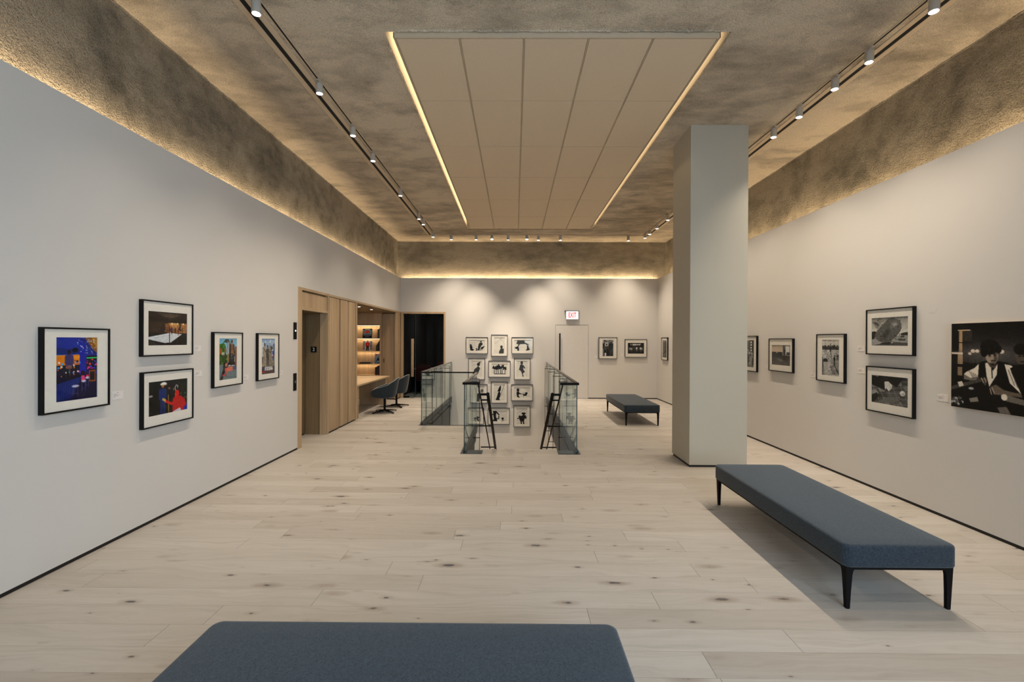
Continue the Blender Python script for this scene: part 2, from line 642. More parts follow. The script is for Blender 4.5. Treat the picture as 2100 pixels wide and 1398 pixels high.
b = MB()
for (z0, z1, x0, x1) in ((0, .7, CXL, CXR), (3.75, ZC, CXL, CXR), (.7, 3.75, CXL, .3), (.7, 3.75, 3.7, CXR)):
    b.box(x0, x1, YR - .15, YR, z0, z1)
struct('wall_front', b, 'wall', label='white wall with a wide window behind the viewer', cat='wall', smooth=0)
w1 = MB()
for x in (.3, 1.42, 2.54, 3.66):
    w1.box(x, x + .04, YR - .1, YR - .05, .7, 3.75)
w1.box(.34, 3.66, YR - .1, YR - .05, .7, .74); w1.box(.34, 3.66, YR - .1, YR - .05, 3.71, 3.75)
struct('window_1', w1, 'black', label='black framed window behind the viewer', cat='window')

# stairwell below the floor
b = MB(); b.box(OX1 + .02, OX1 + .10, OY0, YB, -3.4, -.8)
struct('wall_stairwell_right', b, 'wall', smooth=0)
b = MB(); b.box(OXW - .10, OXW - .02, OYM, YB, -3.4, -.8); b.box(OX0 - .10, OX0 - .02, OY0, OYM + .02, -3.4, -.8); b.box(OXW - .02, OX0 - .10, OYM - .06, OYM + .02, -3.4, -.8)
struct('wall_stairwell_left', b, 'wall', smooth=0)
b = MB(); b.box(OXW - .1, OX1 + .1, OY0, YB, -3.45, -3.4)
struct('floor_landing', b, 'floor')
b = MB()
n = 12
for i in range(n):
    b.box(NX0 - .2, NX1 + .2, NY - .03 + i * .30, NY + .30 + i * .30, -.05 - (i + 1) * .172 - .04, -.01 - (i + 1) * .172)
struct('stair_flight', b, 'stairw', label='oak stair flight going down between the handrails', cat='stairs')

# dark steel fascias lining the opening
b = MB()
b.box(OX1, OX1 + .02, OY0, YB, -.80, 0.001)
b.box(OXW - .02, OXW, OYM, YB, -.80, 0.001)
b.box(OX0 - .02, OX0, OY0, OYM, -.80, 0.001)
b.box(OXW, OX0 - .02, OYM - .0, OYM + .012, -.80, 0.001)
b.box(OX0, NX0, OY0, OY0 + .02, -.80, -.012)
b.box(NX1, OX1, OY0, OY0 + .02, -.80, -.012)
# stepped stringer bands below the glass
for x, s in ((OX1, -1), (OXW, 1)):
    y0 = OY0 + .02 if x > 0 else OYM + .012
    b.box(x + s * .0, x + s * .05, y0, YB, -.13, -.045)
    b.box(x + s * .0, x + s * .03, y0, YB, -.30, -.20)
b.box(OX0, OX0 + .05, OY0 + .02, OYM, -.13, -.045)
b.box(OX0, OX0 + .03, OY0 + .02, OYM, -.30, -.20)
struct('trim_3', b, 'fascia', label='blue-grey steel fascia lining the stair opening', cat='trim')
b = MB()
b.box(OX0 - .004, NX0, OY0 - .002, OY0 + .225, -.012, .004)
b.box(NX1, OX1 + .004, OY0 - .002, OY0 + .225, -.012, .004)
b.box(OXW - .03, OX0, OYM - .012, OYM + .012, 0, .006)
struct('trim_4', b, 'fascia', label='dark steel plates at the foot of the glass returns', cat='trim')

# baseboards: black recessed strips
b = MB(); b.box(XL - .05, XL - .006, YR, MW0, 0, .03)
struct('baseboard_left', b, 'base')
b = MB(); b.box(XR + .006, XR + .05, YR, YB + .01, 0, .03)
struct('baseboard_right', b, 'base')
b = MB()
b.box(WD1 + .004, XR, YB + .006, YB + .05, 0, .03)
b.box(GD1, OXW - .02, YB + .006, YB + .05, 0, .03)
b.box(OX1 + .02, WD0 - .004, YB + .006, YB + .05, 0, .03)
struct('baseboard_back', b, 'base')

# column
b = MB(); b.box(2.388, 3.169, 5.998, 6.66, .03, ZC)
col = struct('column', b, 'column', label='square pale grey column with black base', cat='column', smooth=0)
b = MB(); b.box(2.396, 3.161, 6.006, 6.63, 0, .03)
b.build('base_strip', 'base', col)

# white flush door in the far wall
b = MB(); b.box(WD0 + .006, WD1 - .006, YB + .004, YB + .05, .012, WDT - .006)
d1 = struct('door_1', b, 'door', label='white flush door with a long black pull', cat='door')
b = MB(); b.box(1.309, 1.347, YB - .06, YB - .03, .45, 1.93, .003)
for z in (.6, 1.2, 1.8):
    b.box(1.322, 1.334, YB - .03, YB + .004, z, z + .012)
b.build('pull_handle', 'black', d1)
b = MB(); b.box(WD0, WD1, YB + .03, YB + .055, 0, .012)
b.build('threshold', 'steel', d1)
b = MB(); b.box(WD0 - .001, WD1 + .001, YB + .052, YB + .06, 0, WDT)
b.build('jamb_shadow', 'fascia', d1)

# glazed sliding door and dark room behind
b = MB()
b.box(GD0, -3.30, YB - .012, YB + .08, 0, GDT)
b.box(-2.103, GD1, YB - .012, YB + .08, 0, GDT)
b.box(-3.30, -2.103, YB - .012, YB + .08, 2.49, GDT)
d2 = struct('door_2', b, 'wood', label='oak framed glass sliding door into a dark room', cat='door')
b = MB(); b.box(-3.29, -2.935, YB + .005, YB + .017, .03, 2.475)
b.build('sliding_leaf', 'dark_glass', d2)
b = MB(); b.box(-2.99, -2.105, YB + .045, YB + .057, .01, 2.49)
b.build('fixed_pane', 'dark_glass', d2)
b = MB(); b.box(-2.945, -2.933, YB + .003, YB + .019, .03, 2.475)
b.build('leaf_edge', 'edge', d2)
b = MB(); b.box(-3.055, -2.98, YB - .06, YB - .025, .63, 1.75, .004)
for z in (.76, 1.53):
    b.box(-3.03, -3.005, YB - .025, YB + .006, z, z + .03)
b.build('pull_handle', 'wood_lt', d2)
b = MB(); b.box(-3.295, -3.12, YB + .0, YB + .05, 2.44, 2.488); b.box(-3.295, -3.12, YB - .0, YB + .04, 0, .05); b.box(-3.1, -2.98, YB - .0, YB + .04, 0, .012); b.box(-2.18, -2.11, YB + .04, YB + .06, 2.43, 2.488)
b.build('clamp', 'black', d2)
b = MB()
b.box(-3.50, -3.40, YB + .08, 17.0, 0, 2.9); b.box(-1.6, -1.5, YB + .08, 17.0, 0, 2.9); b.box(-3.4, -1.6, 16.9, 17.0, 0, 2.9); b.box(-3.5, -1.5, YB + .08, 17.0, 2.8, 2.9)
struct('wall_office', b, 'charcoal', label='charcoal walls of the room behind the glass door', cat='wall')
area('office_light', (-2.5, 15.0, 2.75), (0, 0, -1), .6, .6, 7, WARM, along=(1, 0, 0))
t = thing('meeting_table', 'pale table in the dark room behind the glass door', 'table', (-2.6, 14.7, 0))
b = MB(); b.box(-3.35, -1.75, 14.4, 15.1, .73, .77, .004); b.build('table_top', 'wtable', t)
for x in (-3.2, -1.9):
    b = MB(); b.box(x - .05, x + .05, 14.5, 15.0, 0, .73); b.build('leg', 'black', t)


def office_chair(loc, rz, label):
    t = thing('upholstered_chair', label, 'chair', loc, rz, 'chairs in the dark room')
    b = MB(); b.box(-.24, .24, -.24, .24, .42, .5, .03); b.build('seat', 'redch', t, world=False)
    b = MB(); b.box(-.23, .23, .20, .27, .5, .93, .03); b.build('backrest', 'redch', t, world=False)
    for sx in (-1, 1):
        for sy in (-1, 1):
            b = MB(); b.tube([(sx * .2, sy * .2, .42), (sx * .22, sy * .22, 0)], .014, 8); b.build('leg', 'black', t, world=False)


office_chair((-2.55, 15.35, 0), 0, 'dark red chair behind the pale table in the dark room')
office_chair((-2.88, 14.05, 0), math.pi, 'dark red chair on the near side of the pale table in the dark room')

# ------------------------------------------------------------------ millwork on the left wall
# elevator portal
t = thing('elevator_portal', 'oak elevator portal with header panel beside the black call panels', 'elevator', (XL, 7.4, 0))
E0, E1, ET = 6.955, 7.925, 2.19
XD = -3.79
b = MB()
b.box(XL - .06, XL + .004, MW0, E0, 0, MWT)
b.box(XL - .06, XL + .004, E1, 7.975, 0, MWT)
b.box(XL - .06, XL + .004, E0, E1, 2.505, MWT)
b.box(XL - .06, XL + .004, E0, E1, ET, 2.235)
b.build('frame', 'wood', t)
b = MB(); b.box(XL - .05, XL - .016, E0, E1, 2.235, 2.478)
b.build('header_panel', 'wood', t)
b = MB(); b.box(XL - .058, XL - .05, E0, E1, 2.24, 2.505)
b.build('header_shadow_gap', 'wood_dk', t)
b = MB(); b.box(-3.53, XL - .06, E1, E1 + .04, 0, ET + .02); b.box(-3.53, XL - .06, E0 - .04, E0, 0, ET + .02)
b.build('outer_jamb', 'wood', t)
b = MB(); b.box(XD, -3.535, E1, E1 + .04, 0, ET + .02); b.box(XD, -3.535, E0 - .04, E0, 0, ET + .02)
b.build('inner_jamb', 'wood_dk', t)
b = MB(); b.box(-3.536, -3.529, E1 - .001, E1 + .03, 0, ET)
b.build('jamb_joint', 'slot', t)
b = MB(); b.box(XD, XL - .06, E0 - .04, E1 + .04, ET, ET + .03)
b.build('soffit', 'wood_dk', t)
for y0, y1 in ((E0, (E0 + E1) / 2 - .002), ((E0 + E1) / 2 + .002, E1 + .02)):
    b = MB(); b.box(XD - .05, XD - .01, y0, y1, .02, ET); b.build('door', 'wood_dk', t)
b = MB(); b.box(XD - .04, XD - .01, E0, E1, 0, .02); b.build('sill', 'slot', t)
s = thing('floor_number_sign', 'black square sign with white 2 on the elevator jamb', 'sign', (-3.64, E1 - .006, 1.535))
b = MB(); b.box(-3.69, -3.588, E1 - .007, E1, 1.485, 1.588); b.build('plate', 'black', s)
me = text_mesh('2', .085, .003)
me.materials.append(MAT['card'])
o = bpy.data.objects.new('numeral', me); C.objects.link(o); o.parent = s; o.location = (.002, -.003, 0); o['label'] = 'white numeral 2'
# call panels on the wall
for z0, z1, lab, nm in ((1.72, 1.98, 'tall black elevator indicator panel with a lit white dot, upper of the pair', 'elevator_indicator_panel'),
                        (.93, 1.197, 'tall black elevator call panel with a round button, lower of the pair', 'elevator_call_panel')):
    s = thing(nm, lab, 'control panel', (XL, 6.736, (z0 + z1) / 2))
    b = MB(); b.box(XL, XL + .006, 6.687, 6.786, z0, z1, .001); b.build('plate', 'black', s)
    b = MB(); b.tube([(XL + .006, 6.74, (z0 + z1) / 2), (XL + .011, 6.74, (z0 + z1) / 2)], .014 if z0 > 1 else .02, 16)
    b.build('indicator_light' if z0 > 1 else 'call_button', 'exitw' if z0 > 1 else 'steel', s)

# three oak boards
t = thing('oak_panel_screen', 'three tall oak boards between the elevator and the desk niche', 'wood panelling', (XL, 8.68, 0))
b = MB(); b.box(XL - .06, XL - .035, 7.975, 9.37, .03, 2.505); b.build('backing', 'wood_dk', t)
for y0, y1 in ((8.005, 8.445), (8.51, 8.875), (8.935, 9.30)):
    b = MB(); b.box(XL - .034, XL, y0, y1, .03, 2.495, .002); b.build('board', 'wood', t)
b = MB(); b.box(XL - .06, XL + .004, 9.335, 9.40, .0, 2.505); b.build('end_post', 'wood', t)
b = MB(); b.box(XL - .05, XL - .02, 7.98, 9.335, 0, .03); b.build('toe_kick', 'base', t)
b = MB(); b.box(XL - .034, XL - .012, 7.98, 9.335, 2.495, 2.505); b.build('top_gap', 'slot', t)
b = MB(); b.box(XL - .06, XL + .004, 7.975, YB, 2.505, MWT)
struct('trim_5', b, 'wood_y', label='oak head trim along the top of the millwork', cat='trim')

# niche
YN = 12.60
b = MB(); b.box(-5.0, XL - .06, 9.40, YB, 2.48, 2.507)
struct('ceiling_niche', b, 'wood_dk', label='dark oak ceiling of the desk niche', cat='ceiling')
b = MB(); b.box(-5.06, -5.0, 9.34, YB, 0, 2.5); b.box(-5.0, XL - .06, 9.34, 9.40, 0, 2.5); b.box(-5.0, -3.44, 12.94, 13.0, 0, 2.5)
struct('wall_niche', b, 'wood', label='oak lined walls of the desk niche', cat='wall')
t = thing('oak_closet_front', 'tall oak closet door with a flush pull beside the lit bookcase', 'cabinet', (-3.63, YN, 0))
b = MB(); b.box(-3.822, -3.452, YN, YN + .03, .03, 2.468, .002); b.build('door', 'wood', t)
b = MB(); b.box(-3.79, -3.74, YN - .004, YN, 1.065, 1.18, .001); b.box(-3.779, -3.751, YN - .0055, YN - .004, 1.078, 1.167); b.build('flush_pull', 'wood_dk', t)
b = MB(); b.box(-3.822, -3.452, YN + .03, 12.93, .0, 2.46); b.build('carcass', 'wood_dk', t)
b = MB(); b.box(-3.822, -3.452, YN + .01, YN + .03, 0, .03); b.build('toe_kick', 'base', t)
t = thing('oak_end_boards', 'narrow oak boards closing the niche next to the glass door', 'wood panelling', (XL, 12.77, 0))
for y0, y1 in ((12.52, 12.60), (12.61, 12.78), (12.79, 12.962)):
    b = MB(); b.box(XL - .05, XL, y0, y1, .03, 2.505, .002); b.build('board', 'wood', t)
b = MB(); b.box(XL - .045, XL - .015, 12.53, 12.962, 0, .03); b.build('toe_kick', 'base', t)

# bookcase
BX0, BX1, BT = -4.995, -3.83, 2.152
t = thing('bookcase', 'oak bookcase with lit shelves in the desk niche', 'bookcase', (-4.4, YN, 0))
b = MB()
b.box(BX1 - .055, BX1, YN - .006, 12.93, .03, BT)
b.box(BX0, BX1 - .055, YN - .006, 12.93, BT - .022, BT)
b.build('frame', 'wood', t)
b = MB(); b.box(BX0, BX1, YN + .0, YN + .03, BT, 2.478); b.build('upper_panel', 'wood', t)
b = MB(); b.box(BX0, BX1 - .055, 12.90, 12.93, .70, BT - .022); b.build('back_panel', 'wood', t)
b = MB(); b.box(BX0, BX1 - .055, YN, 12.90, .03, .70); b.build('lower_cabinet', 'wood', t)
for z in (1.756, 1.392, 1.025):
    b = MB(); b.box(BX0, BX1 - .055, YN + .004, 12.90, z - .014, z); sh = b.build('shelf', 'wood_x', t)
for z in (BT - .022, 1.742, 1.378, 1.011):
    b = MB(); b.box(BX0 + .02, BX1 - .06, 12.885, 12.897, z - .007, z - .001); b.build('led_strip', 'led', t)
    area('shelf_light', (-4.4, 12.84, z - .015), (0, -.1, -1), 1.0, .02, 2.6 if z > 1.9 else 1.7, (1.0, .72, .40), along=(1, 0, 0))
for i, (x, y) in enumerate(((-3.60, 10.12), (-3.62, 11.05))):
    t = thing('recessed_downlight', ['small round downlight in the niche ceiling nearer the oak boards', 'small round downlight in the niche ceiling nearer the glass door'][i], 'ceiling light', (x, y, 2.48), 0, 'downlights over the desk')
    b = MB(); b.lathe([(.045, 2.481), (.045, 2.474), (.034, 2.474), (.034, 2.480)], 24, (x, y, 0)); b.build('trim_ring', 'white', t)
    b = MB(); b.lathe([(.033, 2.478), (.033, 2.4765)], 24, (x, y, 0)); b.build('lens', 'lens', t)
    l = bpy.data.lights.new('downlight', 'SPOT'); l.energy = 42; l.color = WARM; l.spot_size = math.radians(95); l.spot_blend = .8; l.shadow_soft_size = .03
    lo = bpy.data.objects.new('downlight', l); C.objects.link(lo); lo.parent = t; lo.location = (0, 0, -.02)

# desk
t = thing('desk', 'long oak desk standing in the niche', 'desk', (-3.9, 10.6, 0))
b = MB(); b.box(-4.4, -3.385, 9.42, 11.90, .70, .74, .002); b.build('desk_top', 'wood_y', t)
b = MB(); b.box(-4.10, -3.40, 11.58, 11.63, .0, .70, .001); b.build('panel_leg', 'wood', t)
b = MB(); b.box(-4.10, -3.40, 9.50, 9.55, .0, .70, .001); b.build('panel_leg', 'wood', t)
b = MB(); b.tube([(-3.62, 9.78, .74), (-3.62, 9.78, .743)], .03, 16); b.build('cable_grommet', 'black', t)

# swivel chairs
def make_chair(label):
    t = thing('swivel_chair', label, 'chair', (0, 0, 0), 0, 'swivel chairs at the desk')
    NU, NVv = 48, 10
    def sstep(x):
        x = max(0, min(1, x)); return x * x * (3 - 2 * x)
    def rim(th):          # th = 0 at the back (-x), pi at the front (+x)
        a = abs(th) / math.pi
        ks = ((0, .825), (.12, .815), (.26, .745), (.42, .655), (.60, .605), (.78, .545), (.9, .475), (1.0, .45))
        for (a0, z0), (a1, z1) in zip(ks[:-1], ks[1:]):
            if a <= a1:
                return z0 + (z1 - z0) * sstep((a - a0) / (a1 - a0)) * .5 + (z1 - z0) * (a - a0) / (a1 - a0) * .5
        return .45
    def pt(th, tt, inset=0.0):
        a = abs(th) / math.pi
        rx = .275 + .065 * sstep(a)
        ry = .31
        if tt < .5:
            k = .15 + .78 * math.sin(tt / .5 * math.pi / 2)
            zz = .345 + .06 * (tt / .5) ** 3
        else:
            w = (tt - .5) / .5
            k = .93 + .07 * math.sin(w * math.pi / 2)
            zz = .405 + (rim(th) - .405) * w ** 1.1
        w = max(0, (tt - .5) / .5)
        lean = .06 * w * (1 - sstep(a / .5))
        return (-math.cos(th) * (rx - inset) * k - lean, math.sin(th) * (ry - inset) * k, zz)
    b = MB()
    outer = [[b.bm.verts.new(pt(-math.pi + 2 * math.pi * i / NU, .10 + .90 * j / NVv)) for i in range(NU)] for j in range(NVv + 1)]
    inner = []
    for j in range(NVv, 1, -1):
        row = []
        for i in range(NU):
            p = pt(-math.pi + 2 * math.pi * i / NU, .10 + .90 * j / NVv, .035)
            row.append(b.bm.verts.new((p[0], p[1], p[2] + (.0 if j == NVv else .03))))
        inner.append(row)
    b.skin(outer + inner, 0, True)
    b.build('shell', 'chair_fabric', t, world=False, smooth=80)
    b = MB()
    prof = []
    for r, z in ((.02, .405), (.20, .405), (.243, .415), (.25, .432), (.235, .45), (.18, .458), (.01, .46)):
        prof.append([b.bm.verts.new((.02 + r * math.cos(2 * math.pi * i / 32) * 1.08, r * math.sin(2 * math.pi * i / 32), z)) for i in range(32)])
    b.skin(prof); b.build('seat_cushion', 'chair_fabric', t, world=False, smooth=80)
    b = MB()
    pts = []
    for i in range(NU + 1):
        th = -math.pi + 2 * math.pi * i / NU
        p = pt(th, 1.0, .004); pts.append((p[0], p[1], p[2] + .002))
    b.tube(pts, .0055, 6); b.build('piping', 'piping', t, world=False, smooth=80)
    b = MB(); b.tube([(0, 0, .05), (0, 0, .20), (0, 0, .37)], [.026, .026, .028], 16); b.tube([(0, 0, .335), (0, 0, .362)], [.05, .11], 20); b.build('post', 'black', t, world=False)
    for k in range(4):
        a = math.radians(45 + 90 * k)
        c, s = math.cos(a), math.sin(a)
        b = MB()
        secs = []
        for r, w, z0, z1 in ((.0, .026, .035, .075), (.12, .022, .03, .058), (.26, .019, .018, .035), (.335, .017, .006, .02)):
            secs.append([(c * r - s * w, s * r + c * w, z0), (c * r + s * w, s * r - c * w, z0), (c * r + s * w, s * r - c * w, z1), (c * r - s * w, s * r + c * w, z1)])
        b.loft(secs)
        b.box(c * .32 - .012, c * .32 + .012, s * .32 - .012, s * .32 + .012, 0, .008)
        b.build('base_leg', 'black', t, world=False)
    return t


ch = make_chair('grey-blue swivel chair at the desk, nearer the oak boards')
ch.location = (-3.075, 10.38, 0); ch.rotation_euler = (0, 0, math.radians(188))
dup(ch, (-3.04, 11.28, 0), math.radians(172), 'grey-blue swivel chair at the desk, nearer the glass door')

# ------------------------------------------------------------------ pictures painted on fine grids (sRGB, y down, 0..1)
class Art:
    def __init__(self, w, h, nx, ny, bg=(.5, .5, .5), seed=0):
        self.w, self.h, self.nx, self.ny = w, h, nx, ny
        self.asp = w / h
        u = np.linspace(0, 1, nx + 1); v = np.linspace(0, 1, ny + 1)
        self.U, self.V = np.meshgrid(u, v)
        self.c = np.ones((ny + 1, nx + 1, 3)) * np.array(bg, float)
        self.rs = np.random.RandomState(seed)
        self.px = 1.0 / ny
        self.contrast = .38

    def put(self, m, col, a=1.0):
        m = np.clip(m, 0, 1)[..., None] * a
        self.c = self.c * (1 - m) + np.array(col if not isinstance(col, (int, float)) else (col,) * 3, float) * m
        return self

    def grad(self, top, bot, v0=0, v1=1, u0=0, u1=1):
        t = np.clip((self.V - v0) / (v1 - v0), 0, 1)[..., None]
        col = np.array(top) * (1 - t) + np.array(bot) * t
        m = ((self.V >= v0) & (self.V <= v1) & (self.U >= u0) & (self.U <= u1))[..., None]
        self.c = np.where(m, col, self.c)
        return self

    def rect(self, u0, v0, u1, v1, col, a=1.0):
        m = ((self.U >= u0) & (self.U <= u1) & (self.V >= v0) & (self.V <= v1)).astype(float)
        return self.put(m, col, a)

    def ell(self, cu, cv, ru, rv, col, rot=0.0, a=1.0, soft=None):
        x = (self.U - cu) * self.asp; y = self.V - cv
        cs, sn = math.cos(rot), math.sin(rot)
        X = x * cs + y * sn; Y = -x * sn + y * cs
        d = np.sqrt((X / (ru * self.asp)) ** 2 + (Y / rv) ** 2)
        k = (min(ru * self.asp, rv) / (self.px * 1.2)) if soft is None else 1 / soft
        return self.put((1 - d) * k + .5 * (soft is None), col, a)

    def poly(self, pts, col, a=1.0):
        m = np.zeros_like(self.U)
        for du, dv in ((.25, .25), (-.25, .25), (.25, -.25), (-.25, -.25)):
            x = self.U + du / self.nx; y = self.V + dv / self.ny
            ins = np.zeros(x.shape, bool)
            n = len(pts)
            for i in range(n):
                x0, y0 = pts[i]; x1, y1 = pts[(i + 1) % n]
                if y0 == y1:
                    continue
                cr = ((y0 > y) != (y1 > y)) & (x < (x1 - x0) * (y - y0) / (y1 - y0) + x0)
                ins ^= cr
            m += ins / 4
        return self.put(m, col, a)

    def line(self, p, q, wd, col, a=1.0):
        x = self.U * self.asp; y = self.V
        ax, ay, bx, by = p[0] * self.asp, p[1], q[0] * self.asp, q[1]
        L = (bx - ax) ** 2 + (by - ay) ** 2 + 1e-9
        t = np.clip(((x - ax) * (bx - ax) + (y - ay) * (by - ay)) / L, 0, 1)
        d = np.hypot(x - ax - t * (bx - ax), y - ay - t * (by - ay))
        return self.put((wd / 2 - d) / self.px + .5, col, a)

    def path(self, pts, wd, col, a=1.0):
        for p, q in zip(pts[:-1], pts[1:]):
            self.line(p, q, wd, col, a)
        return self

    def noise(self, cells, amp, mask=None, color=False):
        gx, gy = int(cells * self.asp) + 2, int(cells) + 2
        g = self.rs.uniform(-1, 1, (gy + 1, gx + 1, 3 if color else 1))
        cells = cells * 1.0
        x = self.U * (gx - 1); y = self.V * (gy - 1)
        i = x.astype(int); j = y.astype(int)
        fx = (x - i)[..., None]; fy = (y - j)[..., None]
        fx = fx * fx * (3 - 2 * fx); fy = fy * fy * (3 - 2 * fy)
        n = (g[j, i] * (1 - fx) + g[j, i + 1] * fx) * (1 - fy) + (g[j + 1, i] * (1 - fx) + g[j + 1, i + 1] * fx) * fy
        if mask is not None:
            n = n * mask[..., None]
        self.c = self.c + n * amp
        return self

    def dots(self, n, u0, v0, u1, v1, r0, r1, cols, a=1.0):
        for _ in range(n):
            r = self.rs.uniform(r0, r1)
            self.ell(self.rs.uniform(u0, u1), self.rs.uniform(v0, v1), r / self.asp, r, cols[self.rs.randint(len(cols))], 0, a)
        return self

    def person(self, u, v0, v1, col, head=None, wide=1.0, legs=None):
        """standing figure between v0 (crown) and v1 (feet)"""
        H = v1 - v0; k = wide * H / self.asp
        hc = head or col; lc = legs or col
        self.poly([(u - .075 * k, v0 + .50 * H), (u - .085 * k, v1), (u - .015 * k, v1), (u, v0 + .58 * H), (u + .02 * k, v1), (u + .09 * k, v1), (u + .08 * k, v0 + .50 * H)], lc)
        self.poly([(u - .12 * k, v0 + .20 * H), (u - .05 * k, v0 + .165 * H), (u + .05 * k, v0 + .165 * H), (u + .12 * k, v0 + .20 * H), (u + .13 * k, v0 + .46 * H), (u + .085 * k, v0 + .55 * H), (u - .085 * k, v0 + .55 * H), (u - .13 * k, v0 + .46 * H)], col)
        self.ell(u, v0 + .075 * H, .052 * k, .078 * H, hc)
        return self

    def mesh(self, name):
        c = np.clip(self.c, 0, 1)
        k = self.contrast
        c = (1 - k) * c + k * c * c * (3 - 2 * c) * 1.04
        lin = np.where(c <= .04045, c / 12.92, ((c + .055) / 1.055) ** 2.4)
        nx, ny = self.nx, self.ny
        xs = (self.U - .5) * self.w; zs = (.5 - self.V) * self.h
        co = np.stack([xs, np.zeros_like(xs), zs], -1).reshape(-1, 3)
        idx = np.arange((nx + 1) * (ny + 1)).reshape(ny + 1, nx + 1)
        f = np.stack([idx[:-1, :-1], idx[1:, :-1], idx[1:, 1:], idx[:-1, 1:]], -1).reshape(-1, 4)
        me = bpy.data.meshes.new(name)
        me.vertices.add(len(co)); me.vertices.foreach_set('co', co.ravel())
        me.loops.add(f.size); me.loops.foreach_set('vertex_index', f.ravel().astype(np.int32))
        me.polygons.add(len(f)); me.polygons.foreach_set('loop_start', np.arange(0, f.size, 4, dtype=np.int32))
        me.update(calc_edges=True)
        at = me.color_attributes.new('print', 'FLOAT_COLOR', 'POINT')
        at.data.foreach_set('color', np.concatenate([lin.reshape(-1, 3), np.ones((len(co), 1))], 1).ravel())
        me.materials.append(MAT['art'])
        return me


LW, LH = .478, .318
NXL, NYL = 138, 92


def P(seed=0, bg=(.5, .5, .5)):
    return Art(LH, LW, NYL, NXL, bg, seed)


def Lh(seed=0, bg=(.5, .5, .5)):
    return Art(LW, LH, NXL, NYL, bg, seed)


def art_bar():
    a = P(1)
    a.grad((.06, .20, .62), (.03, .08, .32))
    a.rect(0, .22, .52, .30, (.05, .42, .72)); a.poly([(0, .16), (.55, .20), (.5, .27), (0, .27)], (.04, .16, .45))
    a.rect(0, .28, .56, .44, (.85, .48, .08)); a.grad((.95, .62, .12), (.75, .36, .1), .30, .43, .36, .56)
    a.rect(.56, 0, .72, .60, (.03, .14, .62)); a.rect(.0, .44, .56, .66, (.06, .07, .2))
    a.dots(45, 0, .36, .56, .62, .006, .018, [(.9, .5, .1), (.2, .6, .95), (.85, .2, .5), (.05, .06, .2), (.9, .85, .8)])
    a.rect(.72, .30, 1, .55, (.05, .05, .14)); a.rect(.73, .33, .99, .345, (.2, .9, .5)); a.dots(18, .73, .36, .99, .52, .008, .018, [(.75, .15, .7), (.95, .3, .25), (.2, .3, .9)])
    a.poly([(.68, 0), (1, 0), (1, .26), (.9, .2)], (.55, .36, .08)); a.poly([(.86, 0), (1, 0), (1, .2)], (.72, .5, .14))
    a.dots(60, .5, 0, .95, .26, .004, .009, [(.6, .75, 1), (.85, .9, 1)])
    a.poly([(.52, 0), (.66, .02), (.98, .26), (.98, .30)], (.04, .10, .4), .6)
    a.ell(.45, .20, .08, .035, (.04, .06, .16))
    a.person(.31, .20, .64, (.25, .22, .42), (.1, .08, .12), 1.25, (.45, .32, .36)); a.rect(.24, .50, .30, .66, (.04, .04, .1)); a.rect(.33, .5, .39, .66, (.04, .04, .1))
    a.poly([(0, .66), (.62, .60), (.62, .63), (0, .73)], (.03, .05, .16)); a.poly([(0, .73), (.62, .63), (.42, .9), (0, 1)], (.04, .14, .42))
    for i in range(14):
        u = i * .045; a.line((u, .73 - .14 * u), (u, 1.02 - .2 * u), .006, (.08, .24, .6), .7)
    a.poly([(.62, .62), (1, .6), (1, 1), (.3, 1), (.42, .9)], (.06, .05, .22))
    a.ell(.64, .58, .05, .04, (.12, .04, .06)); a.poly([(.6, .62), (.68, .62), (.7, .70), (.6, .70)], (.85, .25, .45)); a.ell(.75, .59, .035, .03, (.2, .05, .08)); a.rect(.72, .61, .79, .66, (.8, .2, .4))
    a.rect(.80, .54, .96, .73, (.55, .28, .12)); a.rect(.82, .56, .94, .71, (.10, .10, .14))
    for (u, v, r) in ((.46, .78, .09), (.66, .71, .06), (.75, .66, .05)):
        a.ell(u, v, r, .02, (.75, .72, .85)); a.line((u - r * .6, v + .02), (u - r * .7, v + .16), .008, (.3, .3, .5)); a.line((u + r * .6, v + .02), (u + r * .7, v + .16), .008, (.3, .3, .5)); a.line((u - r * .6, v + .12), (u + r * .6, v + .12), .006, (.35, .35, .6))
    return a.noise(30, .04, None, True)


